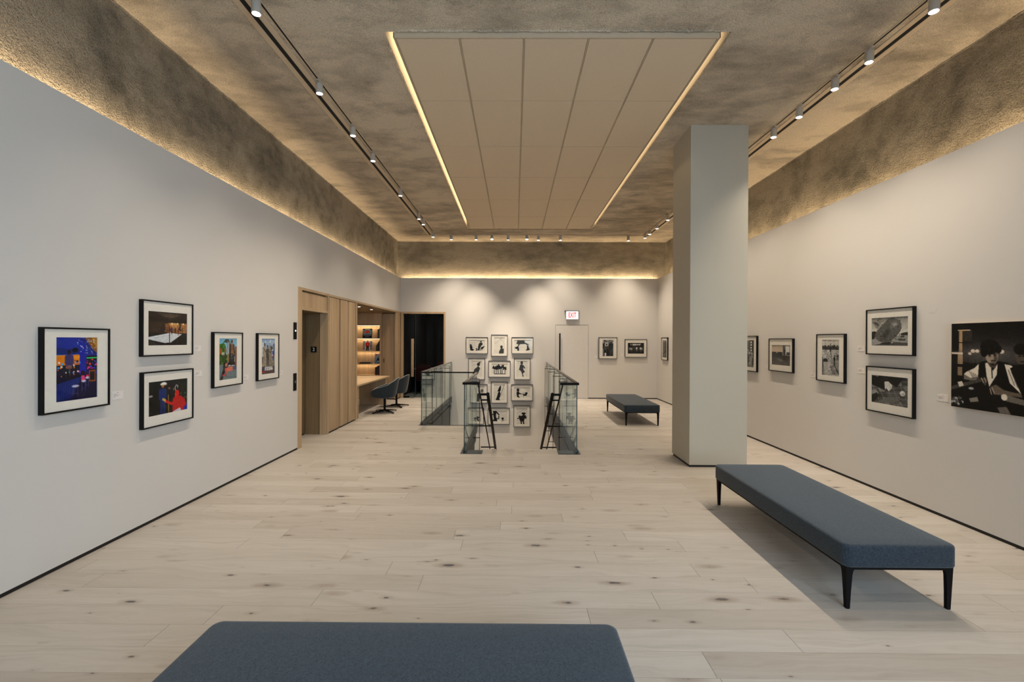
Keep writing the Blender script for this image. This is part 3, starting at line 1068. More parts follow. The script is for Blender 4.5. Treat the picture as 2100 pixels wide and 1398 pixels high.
def art_ring():
    a = Lh(2); a.grad((.10, .075, .06), (.20, .14, .10))
    a.poly([(0, 0), (1, .04), (1, .2), (.55, .26), (0, .14)], (.17, .13, .11)); a.poly([(.2, .02), (.85, .05), (.62, .17), (.4, .14)], (.32, .27, .22))
    for i in range(9):
        a.rect(.02 + i * .05, .12 + i * .012, .05 + i * .05, .2 + i * .012, (.08, .06, .05))
    a.rect(.5, .32, 1, .62, (.62, .44, .26)); a.rect(.42, .34, .52, .62, (.5, .34, .2)); a.grad((.82, .64, .42), (.55, .36, .2), .32, .6, .55, .72)
    a.rect(0, .3, .42, .62, (.2, .14, .1)); a.dots(40, 0, .5, 1, .62, .008, .02, [(.5, .2, .1), (.3, .16, .1), (.65, .45, .3), (.12, .08, .06), (.2, .25, .45)])
    for u in (.6, .74, .9):
        a.ell(u, .34, .02, .03, (.95, .85, .65))
    a.rect(0, .62, 1, 1, (.06, .05, .05)); a.poly([(0, .76), (.55, .62), (.86, .66), (.56, .92), (.4, .93), (0, .82)], (.80, .82, .85)); a.poly([(0, .82), (.4, .93), (.56, .92), (.86, .68), (.86, .74), (.57, 1), (.1, 1), (0, .9)], (.10, .09, .1))
    a.line((.15, .78), (.62, .68), .012, (.62, .64, .68)); a.line((.53, .42), (.53, .96), .03, (.05, .04, .05)); a.line((.88, .46), (.88, .78), .02, (.06, .05, .05)); a.line((.3, .46), (.3, .66), .012, (.08, .06, .06))
    for v in (.47, .53, .59):
        a.line((0, v + .03), (.53, v), .006, (.1, .09, .1)); a.line((.53, v), (.88, v + .01), .006, (.5, .3, .25))
    a.person(.58, .42, .66, (.12, .16, .4), (.3, .2, .15), 1.2, (.1, .1, .12)); a.person(.68, .46, .64, (.1, .07, .06), None, 1.4); a.path([(.8, .3), (.82, .42), (.78, .5), (.84, .54)], .05, (.10, .07, .06)); a.ell(.815, .27, .02, .03, (.1, .07, .06)); a.person(.76, .5, .7, (.4, .1, .1), (.2, .12, .1))
    return a.noise(22, .05)


def art_hand():
    a = Lh(3); a.grad((.10, .12, .12), (.06, .07, .07)); a.dots(60, .45, .1, 1, .8, .01, .035, [(.16, .2, .15), (.09, .1, .1), (.22, .26, .2), (.3, .3, .28)], .7)
    a.poly([(0, .3), (.25, .25), (.2, 1), (0, 1)], (.05, .05, .06)); a.ell(.06, .42, .05, .03, (.6, .6, .6)); a.dots(14, .8, .45, 1, .8, .012, .03, [(.35, .4, .3), (.5, .42, .35), (.25, .35, .25)])
    a.person(.51, .16, .98, (.06, .06, .09), (.5, .34, .26), .9); a.ell(.51, .17, .06, .05, (.07, .07, .1)); a.person(.63, .22, .98, (.07, .07, .1), (.48, .32, .25), .8); a.ell(.63, .22, .05, .04, (.08, .08, .1)); a.line((.49, .45), (.5, 1), .02, (.7, .55, .15))
    a.person(.35, .06, 1.05, (.10, .19, .42), (.62, .42, .33), 1.15, (.09, .17, .40)); a.ell(.37, .10, .085, .035, (.88, .88, .88)); a.ell(.375, .075, .06, .03, (.92, .92, .92)); a.line((.31, .135), (.44, .135), .018, (.7, .55, .2))
    a.path([(.3, .3), (.31, .48), (.40, .62)], .085, (.10, .20, .44)); a.line((.36, .56), (.41, .60), .075, (.72, .6, .25)); a.ell(.425, .635, .03, .035, (.8, .6, .5))
    a.poly([(.60, 1.0), (.60, .62), (.66, .52), (.80, .52), (.92, .62), (1.0, .9), (.98, 1.0)], (.72, .09, .11)); a.path([(.68, .66), (.58, .74), (.44, .64)], .075, (.78, .10, .12)); a.ell(.72, .44, .058, .11, (.78, .12, .12)); a.path([(.68, .34), (.665, .24), (.70, .18), (.74, .2), (.735, .26)], .03, (.62, .62, .62)); a.poly([(.66, .46), (.70, .44), (.69, .58)], (.88, .28, .22))
    a.poly([(.9, .92), (1, .8), (1, 1), (.88, 1)], (.1, .2, .6)); a.poly([(.62, .98), (.8, .9), (.84, 1), (.62, 1)], (.75, .75, .8))
    return a.noise(24, .04, None, True)


def art_palm():
    a = P(4); a.grad((.42, .66, .80), (.72, .82, .86), 0, .6); a.rect(0, .6, 1, 1, (.42, .47, .50))
    a.dots(40, 0, .16, .3, .36, .03, .06, [(.22, .45, .08), (.15, .33, .06), (.35, .55, .12)]); a.dots(12, .34, .42, .55, .6, .03, .05, [(.5, .5, .2), (.55, .45, .2)])
    for k in range(9):
        an = -2.9 + k * .33; a.path([(.44, .1), (.44 + .13 * math.cos(an) , .1 + .08 * math.sin(an)), (.44 + .2 * math.cos(an), .13 + .09 * math.sin(an))], .018, (.16, .24, .12))
    for u in (.47, .56, .60):
        a.line((u, .08), (u + .01, .55), .03, (.52, .47, .40))
    a.rect(0, .24, .1, .38, (.72, .20, .10)); a.ell(.05, .26, .05, .04, (.7, .25, .12)); a.person(.36, .2, .46, (.5, .38, .24), (.14, .1, .08), 1.2, (.3, .24, .18))
    a.dots(36, 0, .40, .38, .6, .03, .06, [(.20, .36, .08), (.12, .24, .06), (.30, .44, .12)]); a.rect(.15, .34, .3, .40, (.85, .84, .8), .7)
    a.person(.72, .03, .66, (.55, .38, .24), (.4, .26, .18), 1.25, (.13, .11, .14)); a.poly([(.6, .13), (.66, .12), (.66, .42), (.56, .44)], (.12, .09, .1)); a.poly([(.80, .13), (.86, .15), (.92, .46), (.84, .42)], (.11, .09, .1))
    for v in (.19, .235, .28):
        a.line((.66, v), (.79, v), .012, (.22, .14, .1))
    a.rect(.55, .40, .88, .62, (.13, .12, .15)); a.dots(10, .58, .38, .8, .5, .01, .02, [(.6, .58, .55), (.3, .3, .33)])
    a.rect(.5, .58, .92, .66, (.05, .05, .10)); a.rect(.55, .655, .64, .68, (.85, .85, .85)); a.rect(.7, .66, .86, .68, (.8, .8, .82)); a.rect(.9, .2, 1, .7, (.5, .3, .22))
    a.ell(.35, .68, .13, .10, (.12, .08, .08)); a.ell(.40, .645, .06, .045, (.72, .48, .38)); a.path([(.3, .74), (.2, .9), (.12, 1)], .09, (.15, .11, .11)); a.ell(.58, .755, .26, .055, (.80, .45, .36), -.08); a.path([(.36, .74), (.42, .82), (.34, .90), (.2, .885)], .045, (.75, .36, .34)); a.ell(.88, .74, .12, .05, (.35, .34, .46)); a.dots(8, .2, .86, .4, .92, .012, .022, [(.75, .3, .32), (.55, .2, .22)])
    a.line((0, .9), (1, .98), .01, (.33, .38, .42))
    return a.noise(30, .04, None, True)


def art_three():
    a = P(5); a.grad((.50, .62, .78), (.72, .76, .80), 0, .5); a.dots(30, 0, 0, 1, .4, .02, .06, [(.85, .88, .9), (.62, .7, .82), (.45, .56, .75)], .6); a.rect(.9, .15, 1, .7, (.28, .36, .52)); a.rect(0, .5, 1, .8, (.52, .5, .48)); a.dots(30, 0, .5, 1, .78, .02, .05, [(.4, .38, .36), (.65, .6, .5), (.3, .3, .34)], .7)
    a.person(.24, .12, .78, (.60, .56, .50), (.36, .30, .26), 1.15, (.58, .53, .46)); a.person(.46, .18, .79, (.24, .22, .21), (.25, .2, .17), 1.1, (.22, .20, .2)); a.person(.66, .19, .78, (.52, .48, .42), (.5, .44, .4), 1.15, (.48, .44, .38)); a.ell(.78, .27, .08, .06, (.2, .24, .2))
    a.path([(.14, .26), (.3, .36), (.46, .4)], .03, (.32, .29, .27)); a.path([(.5, .34), (.66, .40), (.78, .36)], .03, (.3, .27, .25)); a.rect(.82, .35, .95, .46, (.10, .24, .62)); a.rect(.86, .46, .95, .52, (.65, .14, .16)); a.rect(.84, .52, .95, .64, (.22, .28, .5))
    a.rect(0, .78, 1, 1, (.30, .28, .28)); a.rect(.25, .79, .85, .90, (.70, .70, .72)); a.dots(20, .25, .8, .85, .9, .008, .02, [(.45, .45, .5), (.85, .85, .85)]); a.rect(0, .80, .24, .89, (.2, .22, .36)); a.rect(0, .90, .24, .96, (.55, .10, .10)); a.rect(.24, .92, .9, .96, (.40, .30, .3)); a.rect(.92, .78, .97, .98, (.1, .12, .2))
    return a.noise(34, .07)


def art_rock():
    a = Lh(6); a.grad((.50, .50, .49), (.78, .78, .76), 0, .65); a.dots(14, 0, 0, .6, .4, .05, .12, [(.6, .6, .58), (.35, .35, .34)], .35); a.ell(.12, .2, .12, .07, .2, .3, .6, .6); a.rect(0, .66, 1, 1, .55); a.poly([(0, .5), (.08, .48), (.16, .55), (.2, .66), (0, .72)], .12); a.dots(16, 0, .5, .16, .78, .02, .05, [(.1,) * 3, (.2,) * 3]); a.poly([(.8, .58), (.88, .55), (1, .53), (1, .64), (.82, .64)], .16)
    a.poly([(.2, .95), (.5, .86), (1, .9), (1, 1), (0, 1)], .32)
    rock = [(.10, .60), (.14, .50), (.34, .22), (.46, .06), (.60, .02), (.74, .10), (.82, .24), (.83, .40), (.76, .58), (.64, .74), (.5, .86), (.34, .90), (.2, .84), (.11, .74)]
    a.poly(rock, .38); m0 = a.c.copy()
    a.ell(.62, .28, .17, .16, .56, -.7, .7, .8); a.ell(.66, .26, .10, .06, .66, -.2, .6, .6); a.ell(.4, .62, .24, .14, .20, -.8, .6, .7); a.dots(90, .14, .08, .8, .84, .008, .03, [(.28,) * 3, (.48,) * 3, (.38,) * 3, (.2,) * 3], .6)
    k = Lh(6); k.c[:] = 0; k.poly(rock, 1.0); k = k.c[..., :1]; a.c = a.c * k + (m0 * 0 + a.c) * (1 - k)
    for (u, v, r) in ((.85, .68, .05), (.80, .78, .06), (.88, .79, .05)):
        a.ell(u, v, r, r * .7, .2); a.ell(u - .01, v - .02, r * .6, r * .35, .45)
    a.rect(.53, .87, .59, .91, .82); a.poly([(.3, .90), (.6, .85), (.5, .96), (.2, .96)], .14, .7)
    return a.noise(40, .05)


def art_cobble():
    a = Lh(7, (.3, .3, .29))
    for i in range(-1, 9):
        for j in range(-1, 8):
            u = i * .17 + j * .055 - .1; v = j * .17 + i * -.035 + .12
            s = a.rs.uniform(.24, .5); a.poly([(u, v), (u + .155, v - .03), (u + .21, v + .13), (u + .05, v + .16)], s)
    for i in range(6):
        a.line((.0 + i * .2, .3 + .1 * (i % 2)), (.25 + i * .2, 1.0), .012, .62, .7); a.line((0, .35 + i * .16), (1, .12 + i * .2), .011, .6, .6)
    a.poly([(0, .04), (.1, .02), (.42, .2), (.40, .46), (.36, .5), (0, .34)], .10); a.poly([(0, .2), (.36, .36), (.36, .5), (0, .35)], .05); a.poly([(.2, .0), (.9, 0), (.78, .22), (.7, .36), (.56, .26), (.2, .12)], .09); a.ell(.36, .06, .12, .07, .2, .3)
    a.poly([(.37, .2), (.48, .18), (.58, .30), (.57, .42), (.50, .50), (.44, .42), (.38, .44)], .74); a.line((.44, .42), (.5, .5), .035, .8); a.line((.40, .4), (.40, .46), .03, .72); a.line((.5, .26), (.54, .42), .012, .4)
    a.poly([(0, .56), (.12, .52), (.20, .62), (.14, .86), (0, .94)], .55); a.poly([(0, .72), (.16, .62), (.2, .74), (.1, .95), (0, 1)], .12); a.poly([(.2, .90), (.5, .72), (.78, .66), (.8, .8), (.5, .95), (.2, 1)], .42)
    a.ell(.85, .62, .075, .09, .25, 0, .7); a.ell(.855, .54, .068, .095, .72); a.ell(.87, .57, .045, .06, .55, 0, .6, .7); a.ell(.84, .51, .03, .035, .95, 0, .8, .7)
    return a.noise(40, .06)


def art_field():
    a = P(8); a.grad((.72, .71, .69), (.62, .61, .6), 0, .3); a.dots(60, 0, .18, 1, .30, .02, .05, [(.12,) * 3, (.2,) * 3, (.28,) * 3]); a.rect(0, .28, 1, 1, .62); a.dots(70, 0, .3, 1, 1, .01, .04, [(.5,) * 3, (.7,) * 3, (.4,) * 3], .5); a.rect(.55, .5, 1, .96, .42, .5); a.dots(30, .5, .7, 1, 1, .01, .03, [(.3,) * 3, (.5,) * 3], .6)
    a.person(.5, .14, .40, .1, None, 1.1); a.line((.5, .18), (.75, .15), .012, .12); a.line((.49, .1), (.5, .2), .02, .12); a.dots(16, .05, .30, 1, .48, .008, .018, [(.15,) * 3, (.3,) * 3, (.85,) * 3]); a.person(.72, .42, .72, .08, None, .9); a.person(.53, .43, .55, .12); a.person(.88, .38, .56, .1, None, 1.2); a.person(.96, .40, .54, .15, None, 1.2)
    a.poly([(.70, .70), (.76, .72), (1.0, .93), (.96, .95)], .14); a.line((.66, .72), (.45, .78), .012, .15); a.ell(.2, .58, .14, .055, .09); a.poly([(.10, .62), (.3, .62), (.36, 1), (.12, 1)], .60); a.rect(0, .5, .06, 1, .3); a.line((.06, .62), (.12, 1), .02, .35)
    return a.noise(40, .07)


def art_square():
    a = Lh(9); a.grad((.62, .58, .53), (.70, .64, .58), 0, .35); a.rect(0, .34, 1, .62, .12); a.rect(.58, 0, .98, .52, .52); a.rect(.62, .04, .7, .5, .3); a.rect(.76, .04, .94, .42, .75); a.rect(.8, .34, 1, .48, (.2, .21, .26)); a.grad((.22, .215, .21), (.38, .36, .35), .58, 1); a.ell(.45, .74, .28, .1, .55, .2, .6, .8); a.person(.70, .14, .66, .08, None, .9); a.line((.66, .6), (.66, .72), .03, .07); a.path([(.68, .64), (.9, .9)], .03, .12); a.dots(30, 0, .62, 1, 1, .008, .02, [(.2,) * 3, (.45,) * 3], .5); a.ell(.28, .38, .03, .02, .8)
    return a.noise(36, .05)


def art_street():
    a = P(10, (.35, .35, .34)); a.rect(0, 0, .5, .4, .5); a.rect(.5, .0, 1, .5, .2)
    for i in range(5):
        a.rect(.05 + i * .09, .06, .1 + i * .09, .34, .22); a.rect(.62, .05 + i * .1, .78, .11 + i * .1, .75)
    a.rect(.82, 0, .95, 1, .12); a.dots(60, 0, .4, 1, 1, .02, .06, [(.15,) * 3, (.3,) * 3, (.5,) * 3, (.65,) * 3], .7); a.person(.3, .42, .95, .18, .4, 1.4); a.person(.66, .5, 1.0, .5, .2, 1.3)
    return a.noise(40, .1)


def art_pier():
    a = P(11, (.30, .30, .29)); a.rect(0, 0, 1, .1, .5)
    for i in range(7):
        a.rect(.04 + i * .14, .08, .11 + i * .14, .95, .44 if i % 2 else .18)
    a.rect(0, .9, 1, 1, .14)
    return a.noise(30, .06)


def art_yard():
    a = P(12, (.22, .22, .2)); a.rect(0, 0, 1, .22, .5); a.dots(30, 0, 0, 1, .2, .02, .05, [(.1,) * 3, (.65,) * 3, (.3,) * 3]); a.rect(.22, .16, .55, .38, .62); a.ell(.38, .28, .07, .05, .08); a.rect(0, .38, 1, 1, .26); a.rect(.6, .6, 1, .66, .4); a.person(.72, .12, .68, .04, .06, 1.6); a.person(.86, .12, .64, .07, .1, 1.4)
    a.ell(.3, .62, .2, .08, .06); a.ell(.34, .76, .28, .16, .12, .4); a.ell(.26, .56, .07, .06, .3); a.rect(.2, .8, .34, .98, .72); a.line((.45, .7), (.58, .9), .08, .1); a.rect(0, .55, .1, .95, .5)
    return a.noise(34, .08)


def art_group():
    a = Lh(13, (.10, .10, .09)); a.poly([(.16, .1), (.8, .08), (.76, .22), (.2, .24)], .72); a.rect(.2, .24, .8, .5, .18); a.rect(0, .6, 1, .75, .3); a.rect(0, .75, 1, 1, .12); a.dots(16, 0, 0, 1, .3, .02, .06, [(.05,) * 3, (.25,) * 3], .7)
    for i, (u, s) in enumerate(((.07, .3), (.15, .55), (.24, .62), (.33, .2), (.40, .3), (.47, .2), (.55, .78), (.63, .3), (.71, .25), (.79, .72), (.86, .6), (.94, .28))):
        a.person(u, .34 + .04 * (i % 3), .80 + .03 * (i % 2), s, .32, 1.25, s * .5)
    return a.noise(40, .06)


def art_big():
    a = Art(1.18, .785, 285, 190, (.05, .05, .055), 14); W = .50       # visible half is the part nearer the column
    g = np.exp(-((a.V - .36) / .16) ** 2)[..., None] * np.exp(-((a.U - .30) / .42) ** 2)[..., None]
    a.c += g * np.array((.30, .29, .28)) * .9; a.grad((.035, .04, .045), (.03, .03, .033), .46, 1)
    a.rect(0, 0, .055, .9, (.03, .035, .04)); a.rect(.055, .08, .16, .21, (.20, .19, .17)); a.rect(.05, .075, .145, .085, (.75, .66, .55)); a.rect(.063, .08, .085, .34, (.62, .53, .42)); a.rect(.052, .36, .09, .48, (.60, .52, .43)); a.rect(.052, .52, .085, .62, (.5, .44, .36)); a.rect(0, .48, .2, .51, .03); a.rect(0, .225, .17, .235, .05)
    for u, r in ((.012, .013), (.03, .013), (.046, .013), (.063, .014), (.08, .014), (.144, .016), (.167, .021), (.198, .019), (.24, .022), (.366, .022), (.52, .02), (.62, .02), (.74, .022)):
        a.ell(u, .345 - (.02 if u > .15 else -.01), r * .78, r, (.92, .86, .80)); a.ell(u, .345, r * 2.4, r * 3, (.4, .37, .34), 0, .3, 1); a.ell(u, .46, r * .6, .05, (.35, .33, .31), 0, .5, 1)
    # vest and shirt of the sitter leaning on a spar
    skin = (.58, .53, .48); sk2 = (.22, .20, .18); shirt = (.82, .78, .72); sh2 = (.44, .42, .39)
    a.poly([(.17, .62), (.19, .50), (.23, .44), (.30, .42), (.40, .44), (.47, .50), (.50, .70), (.46, .95), (.20, .98)], (.045, .045, .05))
    a.poly([(.18, .52), (.21, .47), (.205, .62), (.15, .64), (.10, .60), (.12, .57)], shirt); a.poly([(.10, .60), (.15, .64), (.2, .63), (.19, .67), (.1, .66)], sh2)
    for i in range(5):
        a.line((.14 + .015 * i, .56 + .01 * i), (.17 + .01 * i, .64), .008, sh2)
    a.poly([(.255, .46), (.275, .45), (.31, .54), (.34, .46), (.335, .58), (.285, .72), (.265, .60)], shirt); a.line((.30, .50), (.305, .62), .012, (.15, .14, .13))
    a.poly([(.385, .46), (.43, .47), (.49, .60), (.53, .74), (.50, .78), (.42, .66)], shirt)
    for i in range(4):
        a.line((.41 + .02 * i, .52 + .02 * i), (.45 + .02 * i, .68 + .02 * i), .009, sh2)
    a.ell(.30, .375, .044, .092, skin, -.12); a.ell(.325, .40, .022, .06, sk2, -.1, .7, .8); a.poly([(.27, .45), (.33, .455), (.325, .51), (.29, .5)], (.3, .27, .25))
    a.ell(.285, .275, .066, .085, (.025, .025, .028)); a.ell(.248, .33, .026, .06, (.025, .025, .028)); a.ell(.345, .30, .022, .045, (.03, .03, .033)); a.dots(14, .23, .2, .36, .30, .01, .02, [(.03,) * 3, (.08,) * 3])
    a.line((.275, .362), (.296, .358), .009, .05); a.line((.312, .357), (.335, .352), .009, .05); a.ell(.286, .375, .008, .008, .06); a.ell(.322, .371, .008, .008, .06); a.line((.307, .37), (.312, .405), .008, (.62, .57, .52)); a.line((.298, .428), (.325, .424), .012, .06); a.line((.30, .446), (.322, .443), .008, (.3, .24, .22)); a.ell(.31, .47, .014, .01, .12)
    a.poly([(0, .76), (.07, .715), (.23, .635), (.24, .665), (.08, .755), (0, .80)], (.28, .27, .25)); a.poly([(.05, .70), (.085, .685), (.10, .735), (.065, .755)], (.75, .72, .67)); a.path([(.22, .645), (.26, .64), (.255, .70)], .022, (.3, .27, .24)); a.path([(.23, .63), (.245, .68)], .012, skin); a.path([(.25, .625), (.262, .67)], .012, skin)
    a.poly([(.29, .72), (.33, .69), (.38, .74), (.46, .76), (.52, .76), (.51, .80), (.40, .80), (.32, .80)], (.40, .36, .32)); a.line((.29, .74), (.30, .80), .012, skin); a.line((.305, .73), (.32, .79), .012, skin)
    a.poly([(.36, .80), (.38, .78), (.60, .86), (.60, .90), (.40, .86)], (.42, .40, .37)); a.ell(.385, .82, .02, .035, shirt)
    a.dots(26, 0, .88, .10, .97, .008, .02, [(.6,) * 3, (.3,) * 3, (.05,) * 3]); a.poly([(.14, .88), (.2, .85), (.21, .90), (.15, .92)], (.5, .48, .45)); a.poly([(.34, .94), (.40, .92), (.43, 1), (.36, 1)], (.4, .38, .36)); a.ell(.155, .76, .02, .015, .6)
    # second sitter behind, cap of dark hair
    a.poly([(.42, .50), (.48, .45), (.56, .46), (.64, .54), (.66, .9), (.5, .8)], (.035, .035, .04)); a.ell(.49, .37, .038, .085, (.34, .31, .28)); a.ell(.487, .295, .045, .06, (.03, .03, .03)); a.ell(.48, .368, .008, .008, .06); a.ell(.504, .366, .008, .008, .06); a.line((.485, .425), (.505, .425), .01, .1)
    a.person(.78, .34, 1.1, (.08, .08, .08), (.3, .27, .25), 1.3)
    return a.noise(90, .035)


K = .075


def ink(seed, portrait=False):
    a = P(seed, (.83, .82, .79)) if portrait else Lh(seed, (.83, .82, .79))
    return a.noise(5, .03)


def sil_walkers():
    a = ink(20); a.line((.02, .3), (.98, .05), .012, .45); a.ell(.12, .48, .06, .06, K); a.ell(.12, .42, .08, .02, K); a.poly([(.05, .55), (.2, .53), (.24, .68), (.2, .9), (.1, .98), (.08, .75)], K); a.ell(.22, .9, .1, .09, K); a.ell(.76, .14, .05, .07, K); a.poly([(.62, .35), (.7, .22), (.84, .24), (.86, .42), (.76, .55), (.66, .95), (.56, .96), (.58, .6)], .18); a.dots(10, .42, .78, .62, .98, .03, .06, [(K,) * 3]); a.ell(.84, .72, .10, .09, K, -.5); a.path([(.78, .75), (.7, .95)], .06, K); a.path([(.86, .78), (.8, .92)], .05, K); a.ell(.94, .6, .04, .05, K)
    return a


def sil_bun():
    a = ink(21, True); a.line((.1, .38), (.8, .02), .008, .35); a.line((.55, .02), (.98, .42), .008, .35); a.ell(.70, .58, .12, .085, .2); a.poly([(.55, .78), (.62, .68), (.80, .68), (.92, .70), (.92, .95), (.86, 1), (.46, 1), (.48, .86)], .26); a.rect(.64, .64, .76, .72, .22)
    return a


def sil_reach():
    a = ink(22); a.poly([(.2, .0), (.62, .0), (.64, .22), (.78, .28), (.92, .44), (.82, .5), (.66, .36), (.42, .38), (.30, .40), (.12, .36)], .24); a.path([(.3, .38), (.22, .62), (.05, .72)], .09, K); a.ell(.18, .74, .12, .09, K); a.ell(.24, .9, .06, .11, K); a.poly([(.78, .45), (.86, .48), (.9, .74), (.98, .86), (.86, .96), (.70, .98), (.78, .8)], .14); a.line((.0, .1), (1, .06), .006, .5)
    return a


def sil_lean():
    a = ink(23, True); a.line((0, .32), (.9, .1), .008, .45); a.ell(.66, .22, .14, .10, .18, -.6); a.ell(.74, .12, .13, .045, .18, -.5); a.poly([(.52, .40), (.62, .30), (.78, .42), (.82, .46), (.62, .8), (.46, .9), (.2, 1), (.14, .8), (.3, .5)], .24)
    return a


def sil_trees():
    a = ink(24, False)
    for u, v, s in ((.18, .36, .9), (.42, .22, 1.2), (.66, .26, 1.1), (.84, .46, .9), (.30, .44, .8), (.56, .36, .9)):
        a.dots(12, u - .09 * s, v - .14 * s, u + .09 * s, v + .14 * s, .04, .08, [(K,) * 3]); a.line((u, v), (u + .01, .96), .06, K)
    for u in (.36, .46, .52, .62, .7):
        a.rect(u, .55, u + .025, .9, .75)
    a.rect(.2, .92, .86, .98, K)
    return a


def sil_dance():
    a = ink(25, True); a.line((.0, .62), (1, .40), .008, .35); a.line((.1, .1), (.5, .35), .008, .4); a.ell(.46, .12, .12, .10, .18); a.poly([(.30, .26), (.46, .2), (.64, .28), (.78, .42), (.74, .5), (.62, .40), (.60, .52), (.78, .68), (.66, .72), (.56, .8), (.66, .96), (.56, 1), (.48, .78), (.40, .64), (.2, .54), (.26, .4)], .22)
    return a


def sil_pair():
    a = ink(26, True); a.line((.15, .0), (.7, .6), .008, .4); a.line((0, .72), (.9, .52), .008, .4); a.ell(.80, .32, .13, .12, .4); a.ell(.52, .3, .07, .16, .22); a.poly([(.34, .5), (.5, .44), (.6, .6), (.52, 1), (.3, 1)], .25)
    return a


def sil_tall():
    a = ink(27, True); a.line((.98, .0), (.56, .78), .02, .12); a.line((.0, .95), (.9, .58), .008, .4); a.poly([(.56, .08), (.66, .1), (.64, .34), (.54, .46), (.62, .56), (.5, .9), (.6, .98), (.16, .98), (.3, .72), (.38, .52), (.46, .44), (.32, .44), (.44, .24)], K)
    return a


def sil_pram():
    a = ink(28); a.line((.55, .05), (1, .35), .008, .35); a.line((.8, .35), (1, .15), .008, .4); a.ell(.25, .25, .085, .14, K); a.poly([(.17, .40), (.30, .38), (.34, .52), (.5, .6), (.49, .66), (.32, .64), (.28, .8), (.36, .92), (.30, .98), (.2, .9), (.16, .6)], K); a.ell(.68, .68, .13, .12, K); a.rect(.54, .5, .70, .64, .72); a.ell(.77, .55, .08, .09, K); a.line((.5, .6), (.6, .68), .03, K); a.line((.6, .78), (.58, .96), .025, .4); a.line((.76, .78), (.8, .96), .025, .4)
    return a


def sil_child():
    a = Art(.34, .33, 60, 60, (.70, .69, .67), 29); a.ell(.66, .62, .2, .07, K); a.ell(.6, .62, .09, .1, K); a.poly([(.5, .7), (.74, .7), (.82, .94), (.7, .95), (.62, .8), (.58, .96), (.48, .94)], K); a.line((0, .4), (1, .2), .008, .45)
    return a


def sil_bind():
    a = ink(30); a.poly([(.14, .0), (.36, .02), (.32, .5), (.42, .98), (.0, .98), (.0, .86), (.2, .8), (.16, .4)], K); a.line((.3, .05), (.5, .34), .12, K); a.path([(.5, .46), (.5, .72), (.36, .74)], .09, K); a.path([(0, .22), (.14, .34), (.0, .44)], .07, K); a.ell(.74, .68, .09, .06, K); a.ell(.72, .74, .05, .08, K); a.path([(.74, .76), (.70, .98)], .06, K); a.path([(.78, .76), (.8, .94)], .05, K); a.line((.5, .3), (1, .6), .006, .45)
    return a


def sil_rider():
    a = ink(31, True); a.line((0, .3), (.8, .05), .008, .45); a.ell(.66, .32, .2, .06, K); a.ell(.66, .36, .11, .08, K); a.poly([(.5, .44), (.84, .42), (.94, .56), (.88, .68), (.78, .62), (.7, .78), (.74, .99), (.62, .99), (.58, .82), (.5, .82), (.52, .98), (.4, .98), (.36, .8), (.26, .72), (.3, .56)], K); a.ell(.3, .52, .11, .08, K); a.path([(.28, .6), (.1, .64)], .06, K)
    return a


def picture(art, w, h, loc, rz, label, group=None, cy=0.0, name='framed_photograph', fw=.0125):
    art.contrast = {GC: .25, GM: .75, GS: .2}[group]
    t = thing(name, label, 'picture', loc, rz, group)
    D = .035
    b = MB()
    for x0, x1, z0, z1 in ((-w / 2, w / 2, h / 2 - fw, h / 2), (-w / 2, w / 2, -h / 2, -h / 2 + fw), (-w / 2, -w / 2 + fw, -h / 2 + fw, h / 2 - fw), (w / 2 - fw, w / 2, -h / 2 + fw, h / 2 - fw)):
        b.box(x0, x1, -D, 0, z0, z1)
    b.build('frame', 'frame', t, world=False, smooth=0)
    aw, ah = art.w / 2, art.h / 2
    b = MB()
    iw, ih = w / 2 - fw, h / 2 - fw
    c0 = cy
    for x0, x1, z0, z1 in ((-iw, iw, c0 + ah, ih), (-iw, iw, -ih, c0 - ah), (-iw, -aw, c0 - ah, c0 + ah), (aw, iw, c0 - ah, c0 + ah)):
        b.box(x0, x1, -.026, -.020, z0, z1)
    b.build('mat_board', 'mat', t, world=False, smooth=0)
    o = bpy.data.objects.new('print', art.mesh('print')); C.objects.link(o); o.parent = t; o.location = (0, -.0205, cy)
    b = MB(); b.box(-iw, iw, -.031, -.0295, -ih, ih); b.build('glazing', 'pane', t, world=False, smooth=0)
    b = MB(); b.box(-iw, iw, -.012, 0, -ih, ih); b.build('backing_board', 'mat', t, world=False, smooth=0)
    return t


RL, RR, RB = math.radians(90), math.radians(-90), 0.0
GC, GM, GS = 'colour photographs', 'black and white photographs', 'silhouette prints over the stairwell'
for art, w, h, y, z, lab, cy in (
        (art_bar(), .52, .63, 3.355, 1.485, 'framed photograph of a blue lit bar with stools', .003),
        (art_ring(), .625, .52, 4.243, 1.816, 'framed photograph of a white wrestling ring in a dim hall', .0),
        (art_hand(), .625, .52, 4.249, 1.154, 'framed photograph of a blue uniform shaking hands with a red horned figure', .004),
        (art_palm(), .525, .63, 5.131, 1.483, 'framed photograph of palms, a standing man and a figure lying on asphalt', .004),
        (art_three(), .515, .63, 5.97, 1.483, 'framed photograph of three men against a cloudy blue background', .004)):
    picture(art, w, h, (XL, y, z), RL, lab, GC, cy)
for art, w, h, y, z, lab, cy in (
        (art_rock(), .622, .525, 4.933, 1.833, 'framed monochrome photograph of a huge leaning boulder', .003),
        (art_cobble(), .62, .525, 4.93, 1.173, 'framed monochrome photograph of a hand and ball on paving stones', .002),
        (art_field(), .52, .635, 5.842, 1.503, 'framed monochrome photograph of workers scattered in a field', .002),
        (art_square(), .622, .523, 6.929, 1.503, 'framed monochrome photograph of a lone figure on an empty square', .0),
        (art_street(), .52, .63, 7.86, 1.50, 'framed monochrome street photograph half hidden behind the column', .0),
        (art_pier(), .485, .635, 12.275, 1.497, 'framed monochrome photograph of grey posts in the far corner', .0)):
    picture(art, w, h, (XR, y, z), RR, lab, GM, cy)
